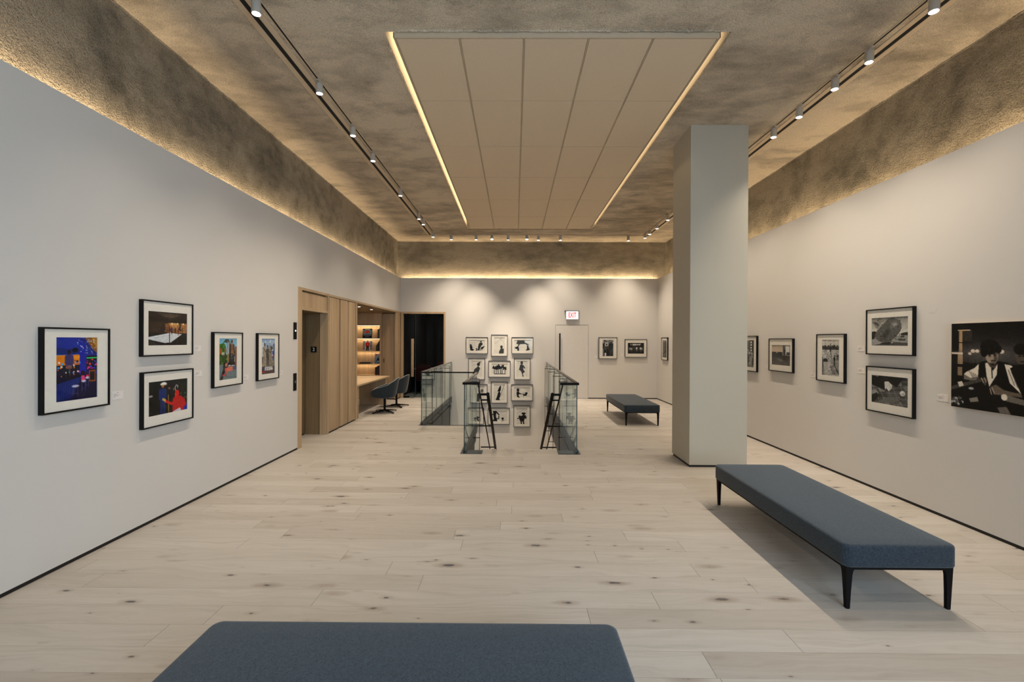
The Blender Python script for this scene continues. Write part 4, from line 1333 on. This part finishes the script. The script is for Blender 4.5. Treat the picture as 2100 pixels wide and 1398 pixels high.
picture(art_yard(), .543, .636, (2.747, YB, 1.5), RB, 'framed monochrome photograph of dark figures standing over a crouching one', GM)
picture(art_group(), .648, .535, (3.57, YB, 1.497), RB, 'framed monochrome photograph of a row of people under a pale canopy', GM)
for art, w, h, x, z, lab in (
        (sil_walkers(), .648, .493, -1.121, 1.56, 'silhouette print of a seated figure and a walker with children'),
        (sil_bun(), .487, .637, -.455, 1.561, 'silhouette print of a bust under crossed lines'),
        (sil_reach(), .638, .491, .226, 1.565, 'silhouette print of a figure bending with both arms down'),
        (sil_lean(), .492, .636, -1.122, .866, 'silhouette print of a leaning woman behind the steel cap rail'),
        (sil_trees(), .648, .486, -.45, .867, 'silhouette print of a clump of trees'),
        (sil_dance(), .486, .636, .221, .872, 'silhouette print of a dancing woman'),
        (sil_pair(), .506, .556, -1.055, .134, 'silhouette print of two heads seen through the glass return'),
        (sil_tall(), .487, .632, -.45, .174, 'silhouette print of a tall figure with a slanting pole'),
        (sil_pram(), .641, .486, .22, .173, 'silhouette print of a child pushing a pram'),
        (sil_child(), .49, .489, -1.151, -.526, 'square silhouette print of a small child low on the wall'),
        (sil_bind(), .643, .486, -.462, -.526, 'silhouette print of a bent torso and a tiny child'),
        (sil_rider(), .489, .633, .22, -.526, 'silhouette print of a figure in a wide hat carrying a child')):
    picture(art, w, h, (x, YB, z), RB, lab, GS, 0, 'framed_print')

# large unframed print at the near end
t = thing('mounted_photograph', 'large black and white print of a seated man in a vest', 'picture', (XR, 3.628, 1.502), RR)
b = MB(); b.box(-.59, .59, -.034, 0, -.3925, .3925); b.build('panel', ['lip'], t, world=False, smooth=0)
o = bpy.data.objects.new('print', art_big().mesh('print')); C.objects.link(o); o.parent = t; o.location = (0, -.0348, 0)

# wall labels beside the pictures
def wall_label(loc, rz, w, h, label):
    t = thing('wall_label', label, 'label', loc, rz, 'picture labels')
    b = MB(); b.box(-w / 2, w / 2, -.002, 0, -h / 2, h / 2); b.build('card', 'card', t, world=False, smooth=0)
    b = MB()
    b.box(-.003, .003, -.0028, -.002, h * .28, h * .36, mi=1)
    for k, (x1, th) in enumerate(((.12, .0022), (.34, .0016), (.22, .0016), (.0, .0016))):
        z = h * (.13 - .12 * k)
        b.box(-w * .40, -w * .40 + w * (x1 + .2), -.0026, -.002, z, z + th)
    b.build('printed_text', ['ink', 'red'], t, world=False, smooth=0)


for (y, z, w, h, lab) in ((3.722, 1.237, .104, .07, 'small white label beside the blue bar photograph'), (4.665, 1.62, .094, .064, 'small white label beside the wrestling ring photograph'),
                          (4.677, 1.351, .10, .064, 'small white label beside the handshake photograph'), (5.51, 1.238, .10, .064, 'small white label beside the palm tree photograph'), (6.34, 1.238, .085, .063, 'small white label beside the three men photograph')):
    wall_label((XL, y, z), RL, w, h, lab)
for (y, z, w, h, lab) in ((4.333, 1.172, .114, .068, 'small white label beside the large print of the man in a vest'), (5.354, 1.635, .112, .065, 'small white label beside the boulder photograph'),
                          (5.348, 1.368, .106, .068, 'small white label beside the paving stone photograph'), (6.205, 1.248, .10, .063, 'small white label beside the field workers photograph'), (7.354, 1.305, .08, .054, 'small white label beside the empty square photograph')):
    wall_label((XR, y, z), RR, w, h, lab)
wall_label((2.378, YB, 1.25), RB, .10, .068, 'small white label between the white door and a picture')
wall_label((3.148, YB, 1.30), RB, .10, .068, 'small white label between the two far wall photographs')
# painted-over round cover plates
for loc, rz, lab in (((XL, 2.90, 2.015), RL, 'round wall plate painted white above the blue bar photograph'), ((XR, 4.45, 2.06), RR, 'round wall plate painted white above the large print')):
    b = MB(); b.tube([(0, 0, 0), (0, -.0009, 0)], .05, 32)
    o = b.build('cover_plate', 'wall', None, world=False); o.location = loc; o.rotation_euler = (0, 0, rz); tag(o, lab, 'cover plate')

# exit sign
t = thing('exit_sign', 'lit white EXIT sign with red letters above the white door', 'sign', (1.69, YB, 2.46))
b = MB(); b.box(1.505, 1.873, YB - .05, YB - .0, 2.338, 2.582, .006); b.build('housing', 'white', t)
b = MB(); b.box(1.513, 1.865, YB - .053, YB - .05, 2.346, 2.574); b.build('face', 'exitw', t)
me = text_mesh('EXIT', .205, .003, .56, .005); me.materials.append(MAT['exitr'])
o = bpy.data.objects.new('lettering', me); C.objects.link(o); o.parent = t; o.location = (-.0, -.0545, 0); o['label'] = 'red word EXIT'
b = MB(); b.box(1.46, 1.90, YB - .035, YB - .0, 2.588, 2.602); b.box(1.462, 1.485, YB - .06, YB - .035, 2.575, 2.606, .003); b.build('bracket', 'steel', t)

# ------------------------------------------------------------------ benches
def make_bench(label):
    t = thing('upholstered_bench', label, 'bench', (0, 0, 0), 0, 'gallery benches')
    L, W = 1.85, .72
    b = MB()

    def rrect(ins, r, z):
        out = []
        w, l = W / 2 - ins, L / 2 - ins
        for k, (cx, cy) in enumerate(((w - r, l - r), (-w + r, l - r), (-w + r, -l + r), (w - r, -l + r))):
            for q in range(7):
                a = math.pi / 2 * k + math.pi / 2 * q / 6
                out.append((cx + r * math.cos(a), cy + r * math.sin(a), z))
        return out
    secs = [(.016, .03, .275), (.004, .042, .279), (0, .046, .288), (0, .046, .404), (.003, .044, .413), (.010, .040, .4185), (.022, .034, .4205), (.12, .02, .4225), (.34, .008, .423)]
    b.loft([rrect(*q) for q in secs])
    cu = b.build('seat_cushion', 'fabric', t, world=False, smooth=60)
    b = MB(); b.box(W / 2 - .001, W / 2 + .012, -L / 2 + .10, -L / 2 + .14, .325, .355); b.build('fabric_tab', 'piping', cu, world=False)
    b = MB()
    for s in (-1, 1):
        b.box(s * (W / 2 - .045), s * (W / 2 - .02), -L / 2 + .03, L / 2 - .03, .256, .276)
        b.box(-W / 2 + .03, W / 2 - .03, s * (L / 2 - .045), s * (L / 2 - .02), .256, .276)
    b.build('frame', 'black', t, world=False)
    for sx in (-1, 1):
        for sy in (-1, 1):
            b = MB()
            X, Y = sx * (W / 2 - .018), sy * (L / 2 - .018)
            secs = []
            for z, w in ((.275, .085), (.262, .058), (.250, .047), (.22, .040), (.12, .031), (.004, .023), (0, .021)):
                y1 = Y - sy * w
                x1 = X - sx * w
                ins = (.275 - z) * .03
                a0, b0 = X - sx * ins, Y - sy * ins
                secs.append([(a0, b0, z), (x1 - sx * ins, b0, z), (x1 - sx * ins, b0 - sy * .022, z), (a0 - sx * .022, b0 - sy * .022, z), (a0 - sx * .022, y1 - sy * ins, z), (a0, y1 - sy * ins, z)])
            b.loft(secs)
            b.build('leg', 'black', t, world=False)
    return t


bn = make_bench('blue-grey bench beside the column, along the black and white photographs')
bn.location = (2.476, 3.735, 0)
dup(bn, (2.585, 9.79, 0), 0, 'small looking dark bench near the white door and far wall')
dup(bn, (-.455, 1.665, 0), math.radians(90), 'blue bench cut off by the lower edge of the photo')

# ------------------------------------------------------------------ balustrades
CAPZ = 1.078


def glass_panel(t, x0, x1, y0, y1, z0=.02, z1=1.055):
    b = MB()
    fs = b.box(x0, x1, y0, y1, z0, z1)
    thin = 'x' if abs(x1 - x0) < abs(y1 - y0) else 'y'
    for f in b.bm.faces:
        n = f.normal
        f.normal_update()
        n = f.normal
        big = abs(n.x) > .9 if thin == 'x' else abs(n.y) > .9
        f.material_index = 0 if big else 1
    return b.build('glass_panel', ['glass', 'edge'], t, smooth=0)


def rod(t, x, y, s):
    """thin hanger rod on the stair side, elbowed to the cap"""
    xi = x + s * .13
    b = MB()
    b.tube([(x, y, 1.02), (xi - s * .03, y, 1.02), (xi - s * .008, y, 1.012), (xi, y, .985), (xi, y, -.74)], .005, 8)
    b.build('hanger_rod', 'black', t)
    for z in (.955, -.055, -.72):
        b = MB(); b.box(min(x, xi) - .012, max(x, xi) + .012, y - .006, y + .006, z, z + .012); b.build('clip', 'black', t)


def side_panels(t, x, y0, y1, s, joints):
    ys = [y0] + joints + [y1]
    for a, c in zip(ys[:-1], ys[1:]):
        glass_panel(t, x - .007, x + .007, a + .006, c - .006)
    b = MB(); b.box(x - .022, x + .022, y0, y1, CAPZ - .03, CAPZ, .003); b.build('cap_rail', 'steel', t)
    b = MB(); b.box(x - .024, x - .010, y0, y1, -.03, .05); b.box(x + .010, x + .024, y0, y1, -.03, .05); b.build('base_channel', 'fascia', t)
    for y in joints:
        rod(t, x, y, s)


t = thing('glass_balustrade', 'short glass balustrade with return panel on the desk side of the stair', 'balustrade', (OX0 + .035, 7.7, 0), 0, 'glass balustrades round the stair')
xa = OX0 + .038
glass_panel(t, xa + .012, -.535, 6.630, 6.644)
b = MB(); b.box(xa - .025, -.53, 6.612, 6.664, CAPZ - .032, CAPZ + .002, .003); b.build('cap_rail', 'black', t)
side_panels(t, xa, 6.665, OYM - .04, 1, [7.95])

t = thing('glass_balustrade', 'glass balustrade at the open corner, its black rail crossing in front of the prints', 'balustrade', ((OXW + OX0) / 2, OYM, 0), 0, 'glass balustrades round the stair')
glass_panel(t, OXW + .02, xa - .03, OYM - .022, OYM - .010)
b = MB(); b.box(OXW, xa + .02, OYM - .035, OYM + .005, CAPZ - .022, CAPZ + .002, .002); b.build('cap_rail', 'black', t)

t = thing('glass_balustrade', 'long glass balustrade running to the far wall near the glass door', 'balustrade', (OXW + .03, 10.9, 0), 0, 'glass balustrades round the stair')
side_panels(t, OXW + .026, OYM + .02, YB - .01, 1, [9.3, 10.55, 11.8])

t = thing('glass_balustrade', 'long glass balustrade with return panel on the white door side of the stair', 'balustrade', (OX1 - .035, 9.8, 0), 0, 'glass balustrades round the stair')
xb = OX1 - .036
glass_panel(t, .70, xb - .012, 6.636, 6.650)
b = MB(); b.box(.688, xb + .025, 6.618, 6.670, CAPZ - .032, CAPZ + .002, .003); b.build('cap_rail', 'black', t)
side_panels(t, xb, 6.67, YB - .01, -1, [8.02, 9.3, 10.55, 11.8])

for x, s, lab in ((-.425, -1, 'black sloping handrail of the stair on the desk side'), (.605, 1, 'black sloping handrail of the stair on the white door side')):
    t = thing('handrail', lab, 'handrail', (x, 8.6, 0), 0, 'stair handrails')
    SL = -.547
    y0, z0, y1 = 7.0, .862, 10.6
    b = MB(); b.bar((x, y0, z0), (x, y1, z0 + SL * (y1 - y0)), .045, .04)
    b.tube([(x, y0 - .002, z0 + .002), (x, y0 + .004, z0)], .024, 12)
    b.build('rail', 'black', t)
    xo = x + s * .125
    b = MB(); b.bar((xo, 6.66, 1.04), (xo, y1, 1.04 + SL * (y1 - 6.66)), .02, .02); b.build('thin_bar', 'black', t)  # thin bar parallel to the handrail, set outward
    xw = (OX0 + .05) if s < 0 else (OX1 - .05)
    for k, y in enumerate((7.02, 7.14, 8.45, 9.8)):
        z = z0 + SL * (y - y0) - (.0 if k != 1 else .04)
        b = MB(); b.bar((x, y, z), (x + s * .115 if k < 2 else xw, y, z), .03 if k < 1 else .022, .035 if k < 1 else .022); b.build('bracket', 'black', t)

# ------------------------------------------------------------------ acoustic raft
AX0, AX1, AY0, AY1, AZ = -1.176, 1.948, 4.195, 11.40, 4.61
t = thing('acoustic_ceiling_raft', 'beige panelled acoustic raft hung in the lit ceiling recess', 'ceiling raft', ((AX0 + AX1) / 2, (AY0 + AY1) / 2, AZ))
b = MB(); b.box(AX0 + .012, AX1 - .012, AY0 + .022, AY1 - .014, AZ + .012, AZ + .09); b.build('body', 'cream', t, smooth=0)
rows = [AY0 + .02, 5.31, 6.555, 7.80, 9.045, 10.29, AY1 - .012]
cw = (AX1 - AX0 - .03) / 5
b = MB()
for i in range(5):
    for j in range(6):
        b.box(AX0 + .015 + i * cw + .011, AX0 + .015 + (i + 1) * cw - .011, rows[j] + .0055, rows[j + 1] - .0055, AZ, AZ + .02)
b.build('tiles', 'tile', t, smooth=0)
b = MB()
for i in range(6):
    x = AX0 + .015 + i * cw
    b.box(x - .003, x + .003, AY0 + .02, AY1 - .012, AZ + .001, AZ + .015)
b.box(AX0, AX1, AY0, AY0 + .017, AZ - .0, AZ + .05); b.box(AX0, AX1, AY1 - .010, AY1, AZ, AZ + .05); b.box(AX0, AX0 + .008, AY0, AY1, AZ, AZ + .05); b.box(AX1 - .008, AX1, AY0, AY1, AZ, AZ + .05)
b.build('frame', 'trimc', t, smooth=0)
b = MB()
for x in (-.9, .4, 1.7):
    for y in (5.2, 7.8, 10.4):
        b.tube([(x, y, AZ + .09), (x, y, 5.0)], .006, 6)
b.build('hangers', 'steel', t)

# ------------------------------------------------------------------ slot diffusers and tracks
for x, y1, lab in ((-2.375, 12.29, 'long black slot diffuser in the ceiling above the colour photographs'), (3.70, 12.36, 'long black slot diffuser in the ceiling above the black and white photographs')):
    t = thing('slot_diffuser', lab, 'air diffuser', (x, 6, ZC), 0, 'linear slot diffusers')
    b = MB()
    b.box(x - .085, x - .025, YR, y1, ZC - .007, ZC - .001); b.box(x + .025, x + .085, YR, y1, ZC - .007, ZC - .001); b.box(x - .022, x + .022, y1 - .02, y1, ZC - .007, ZC - .001)
    b.build('trim_flange', 'trimc', t, smooth=0)
    b = MB(); b.box(x - .025, x + .025, YR, y1 - .02, ZC - .004, ZC - .001); b.build('slot', 'slot', t, smooth=0)


def track(name, p, q, label):
    t = thing('lighting_track', label, 'lighting track', tuple((Vector(p) + Vector(q)) / 2), 0, 'ceiling lighting tracks')
    p, q = Vector(p), Vector(q)
    d = (q - p).normalized()
    s = Vector((-d.y, d.x, 0))
    b = MB()
    for k in (-1, 1):
        b.bar(p + s * k * .017 + Vector((0, 0, -.003)), q + s * k * .017 + Vector((0, 0, -.003)), .012, .006)
    b.build('rail', 'trimc', t, smooth=0)
    b = MB(); b.bar(p + Vector((0, 0, -.0015)), q + Vector((0, 0, -.0015)), .022, .003); b.build('conductor_slot', 'slot', t, smooth=0)


TL, TR = -2.235, 3.515
track('left', (TL, YR, ZC), (TL, 12.2, ZC), 'thin black lighting track above the colour photographs')
track('right', (TR + .0, YR, ZC), (TR + .05, 12.3, ZC), 'thin black lighting track above the black and white photographs')
track('back', (TL + .02, 12.215, ZC), (TR + .03, 12.285, ZC), 'thin lighting track across the ceiling in front of the far wall')

# spotlights: one master, copies share its meshes
HEAD_L = .125


def spot_parts():
    b = MB(); b.box(-.05, .05, -.014, .014, -.012, 0); b.tube([(0, 0, -.012), (0, 0, -.032)], .014, 12)
    ad = b.build('adapter', 'white', None, world=False)
    b = MB(); b.lathe([(.034, -.012), (.038, -.018), (.038, -HEAD_L), (.034, -HEAD_L), (.033, -HEAD_L + .004)], 28)
    bd = b.build('body', 'white', None, world=False)
    b = MB(); b.lathe([(.0335, -HEAD_L + .004), (.0335, -HEAD_L + .001)], 28)
    ln = b.build('lens', 'lens', None, world=False)
    return ad, bd, ln


_ad, _bd, _ln = spot_parts()
ORD = ['first', 'second', 'third', 'fourth', 'fifth', 'sixth', 'seventh', 'eighth', 'ninth', 'tenth']
GRP = {'L': 'spotlights on the colour photograph side', 'R': 'spotlights on the black and white photograph side', 'B': 'spotlights in front of the far wall'}
first = True


def spot(x, y, target, energy, label, grp, along, size=84, blend=1.0):
    global first
    t = thing('track_spotlight', label, 'spotlight', (x, y, ZC - .006), 0, GRP[grp])
    if first:
        ad, bd, ln = _ad, _bd, _ln
        first = False
    else:
        ad, bd, ln = _ad.copy(), _bd.copy(), _ln.copy()
        for o in (ad, bd, ln):
            C.objects.link(o)
    ad.parent = t
    ad.rotation_euler = (0, 0, math.radians(90) if along == 'y' else 0)
    bd.parent = t
    d = (Vector(target) - Vector((x, y, ZC - .03))).normalized()
    bd.location = (0, 0, -.018)
    bd.rotation_mode = 'QUATERNION'
    bd.rotation_quaternion = Vector((0, 0, -1)).rotation_difference(d)
    ln.parent = bd
    l = bpy.data.lights.new('spot', 'SPOT')
    l.energy, l.color = energy, WARM
    l.spot_size, l.spot_blend = math.radians({'L': 98, 'R': 94}.get(grp, size)), blend
    l.shadow_soft_size = .014
    lo = bpy.data.objects.new('spot', l)
    C.objects.link(lo)
    lo.parent = bd
    lo.location = (0, 0, -HEAD_L - .006)
    return t


YL = [11.92, 10.64, 10.15, 8.51, 6.86, 6.01, 4.98, 3.76]
for i, y in enumerate(YL):
    spot(TL, y, (TL + .12, y + .02, 0), E_SPOT_L * (.9 if i < 3 else 1.0 if y > 4 else .75), 'white track spotlight over the colour photograph wall, %s counting from the far wall' % ORD[i], 'L', 'y')
for y in (2.5, 1.2):  # unseen heads added to brighten the middle of the floor
    o = spot(TL, y, (XL + 2.4, y + 1.0, 0), E_SPOT_L * .45, 'added white track spotlight aimed at the floor, colour photograph side, near the viewer out of view', 'L', 'y')
YRs = [11.97, 11.56, 10.97, 10.19, 6.04, 5.50, 4.89, 4.42, 3.74]
for i, y in enumerate(YRs):
    spot(TR + .025, y, (TR - .26, y - .02, 0), E_SPOT_R * (.5 if i < 4 else .8), 'white track spotlight over the black and white photograph wall, %s counting from the far wall' % ORD[i], 'R', 'y')
for y, k in ((9.3, 'second'), (8.4, 'third'), (7.6, 'fourth'), (6.85, 'nearest')):
    spot(TR + .03, y, (TR - .26, y, 0), E_SPOT_R * .8, 'white track spotlight hidden behind the column, %s hidden one from the far wall' % k, 'R', 'y')
for y in (2.6, 1.3):  # out-of-view pair, added for more warm light on the floor
    spot(TR + .02, y, (XR - 2.2, y + .3, 0), E_SPOT_R * .5, 'added white track spotlight aimed at the floor, black and white photograph side, hidden from view', 'R', 'y')
XB = [-1.783, -1.091, -.648, -.196, .321, .65, 1.254, 3.163]
TGT = [(-1.6, 12.25, 0), (-1.0, 12.40, -2.5), (-.6, 10.6, 0), (-.3, 12.40, -2.5), (.4, 10.6, 0), (.5, 12.40, -2.5), (1.5, 12.25, 0), (3.2, 12.25, 0)]
for i, (x, tg) in enumerate(zip(XB, TGT)):
    spot(x, 12.21 + .018 * (x + 1.8), tg, E_SPOT_B * (.5 if i in (2, 4) else 5.5 if i == 3 else 2.6 if i in (1, 5) else 1.5), 'white track spotlight in front of the far wall, %s counting from the glass door side' % ORD[i], 'B', 'x', 46 if i == 3 else 66 if i in (1, 5) else 86)

# ------------------------------------------------------------------ books on the lit shelves
def book(name, x0, x1, y0, y1, z0, z1, color, label, group, tilt=0.0, spine=None, lying=False):
    cx, cy = (x0 + x1) / 2, (y0 + y1) / 2
    t = thing(name, label, 'book', (cx, cy, z0), 0, group)
    w, d, h = (x1 - x0) / 2, (y1 - y0) / 2, z1 - z0
    m = plain('book_cover', color, .5)
    b = MB()
    if lying:
        b.box(-w, w, -d, d, 0, .003); b.box(-w, w, -d, d, h - .003, h); b.box(-w, w, -d, -d + .003, .003, h - .003)
    else:
        b.box(-w, -w + .002, -d, d, 0, h); b.box(w - .002, w, -d, d, 0, h); b.box(-w + .002, w - .002, -d, -d + .002, 0, h)
    c = b.build('cover', m, t, world=False, smooth=0)
    b = MB()
    if lying:
        b.box(-w + .003, w - .003, -d + .003, d - .004, .003, h - .003)
    else:
        b.box(-w + .002, w - .002, -d + .002, d - .004, .002, h - .003)
    p = b.build('pages', 'mat', t, world=False, smooth=0)
    if tilt:
        t.rotation_euler = (0, tilt, 0)
        t.location = (cx, cy, z0 + abs(math.sin(tilt)) * w)
    return t


def cover_book(art, cx, y, z, w, h, label):
    """a book standing face out, leaning back on the shelf wall"""
    t = thing('display_book', label, 'book', (cx, y, z), 0, 'books shown face out')
    lean = math.radians(-8)
    t.rotation_euler = (lean, 0, 0)
    t.location = (cx, y, z + .001)
    b = MB(); b.box(-w / 2, w / 2, 0, .003, 0, h); b.box(-w / 2, w / 2, .014, .017, 0, h); b.box(-w / 2, -w / 2 + .003, .003, .014, 0, h); b.build('cover', 'white', t, world=False, smooth=0)
    b = MB(); b.box(-w / 2 + .003, w / 2 - .004, .003, .014, .003, h - .003); b.build('pages', 'mat', t, world=False, smooth=0)
    o = bpy.data.objects.new('cover_art', art.mesh('cover_art')); C.objects.link(o); o.parent = t; o.location = (0, -.0006, h / 2)


def cov1():
    a = Art(.275, .275, 40, 40, (.10, .16, .26), 40); a.rect(.05, .14, .95, .62, (.45, .58, .66)); a.path([(.3, .45), (.35, .25), (.5, .22), (.65, .25), (.72, .45)], .09, (.75, .28, .16)); a.ell(.5, .38, .14, .1, (.72, .3, .18)); a.rect(.12, .28, .2, .45, (.75, .25, .15)); a.rect(.1, .66, .9, .74, (.75, .75, .7), .6); a.rect(.25, .05, .75, .09, (.7, .75, .78)); a.rect(.3, .84, .7, .87, (.6, .65, .7))
    return a.noise(20, .04)


def cov2():
    a = Art(.26, .31, 40, 48, (.78, .76, .74), 41); a.rect(0, .1, .2, .9, (.55, .55, .55)); a.rect(.8, .1, 1, .9, (.5, .5, .5)); a.person(.5, .04, 1.05, (.72, .10, .14), (.5, .35, .3), 1.5, (.06, .05, .06)); a.rect(.38, .3, .62, .5, (.8, .6, .55), .5); a.dots(20, 0, .5, 1, 1, .02, .05, [(.3,) * 3, (.85,) * 3, (.15,) * 3], .5)
    return a.noise(20, .04)


def cov3():
    a = Art(.20, .275, 32, 44, (.60, .68, .78), 42); a.grad((.72, .74, .80), (.30, .52, .60)); a.rect(.12, .06, .34, .16, (.85, .3, .25)); a.ell(.5, .44, .1, .07, (.08, .07, .1)); a.poly([(.3, .62), (.45, .5), (.62, .52), (.72, .8), (.25, .78)], (.16, .10, .26)); a.ell(.6, .76, .26, .05, (.85, .88, .9), 0, .8)
    return a


cover_book(cov1(), -4.315, 12.80, 1.757, .285, .285, 'blue covered book face out on the top lit shelf')
cover_book(cov2(), -4.31, 12.80, 1.393, .262, .315, 'book with a red jacketed figure face out on the second lit shelf')
cover_book(cov3(), -3.992, 12.78, 1.026, .20, .278, 'pale blue book face out on the third lit shelf')
rb = random.Random(5)


def standing(x0, z, n, cols, hs, grp, shelf, y0=12.66):
    x = x0
    names = ['dark', 'grey', 'black', 'brown', 'charcoal']
    for i in range(n):
        w = hs[i][1]
        book('book', x - w, x, y0 + .01 * (i % 2), y0 + .20, z + .001, z + hs[i][0], cols[i][0], '%s book on the %s, %s from the bookcase side panel' % (cols[i][1], shelf, ORD[i]), grp)
        x -= w + .004


standing(-3.889, 1.756, 3, [((.10, .095, .09), 'grey'), ((.22, .20, .18), 'pale grey'), ((.05, .045, .04), 'charcoal')], [(.285, .022), (.275, .024), (.26, .022)], 'books on the top lit shelf', 'top lit shelf')
standing(-3.889, 1.392, 4, [((.012, .012, .014), 'tall black'), ((.03, .03, .034), 'black'), ((.05, .05, .055), 'grey-black'), ((.018, .018, .02), 'short black')], [(.315, .032), (.27, .03), (.21, .026), (.17, .024)], 'books on the second lit shelf', 'second lit shelf')
standing(-3.889, .70, 5, [((.35, .34, .33), 'white backed'), ((.02, .02, .022), 'black'), ((.12, .02, .02), 'dark red'), ((.02, .018, .018), 'dark'), ((.05, .045, .045), 'charcoal')], [(.275, .02), (.27, .026), (.265, .03), (.235, .032), (.22, .026)], 'books on the lowest lit shelf', 'lowest lit shelf')
book('book', -4.50, -4.15, 12.64, 12.85, 1.026, 1.046, (.012, .012, .014), 'black book lying flat on the third lit shelf, beneath another', 'flat books on the third shelf', lying=True)
book('book', -4.47, -4.17, 12.65, 12.85, 1.047, 1.065, (.03, .03, .033), 'black book lying flat on the third lit shelf, on top of another', 'flat books on the third shelf', lying=True)
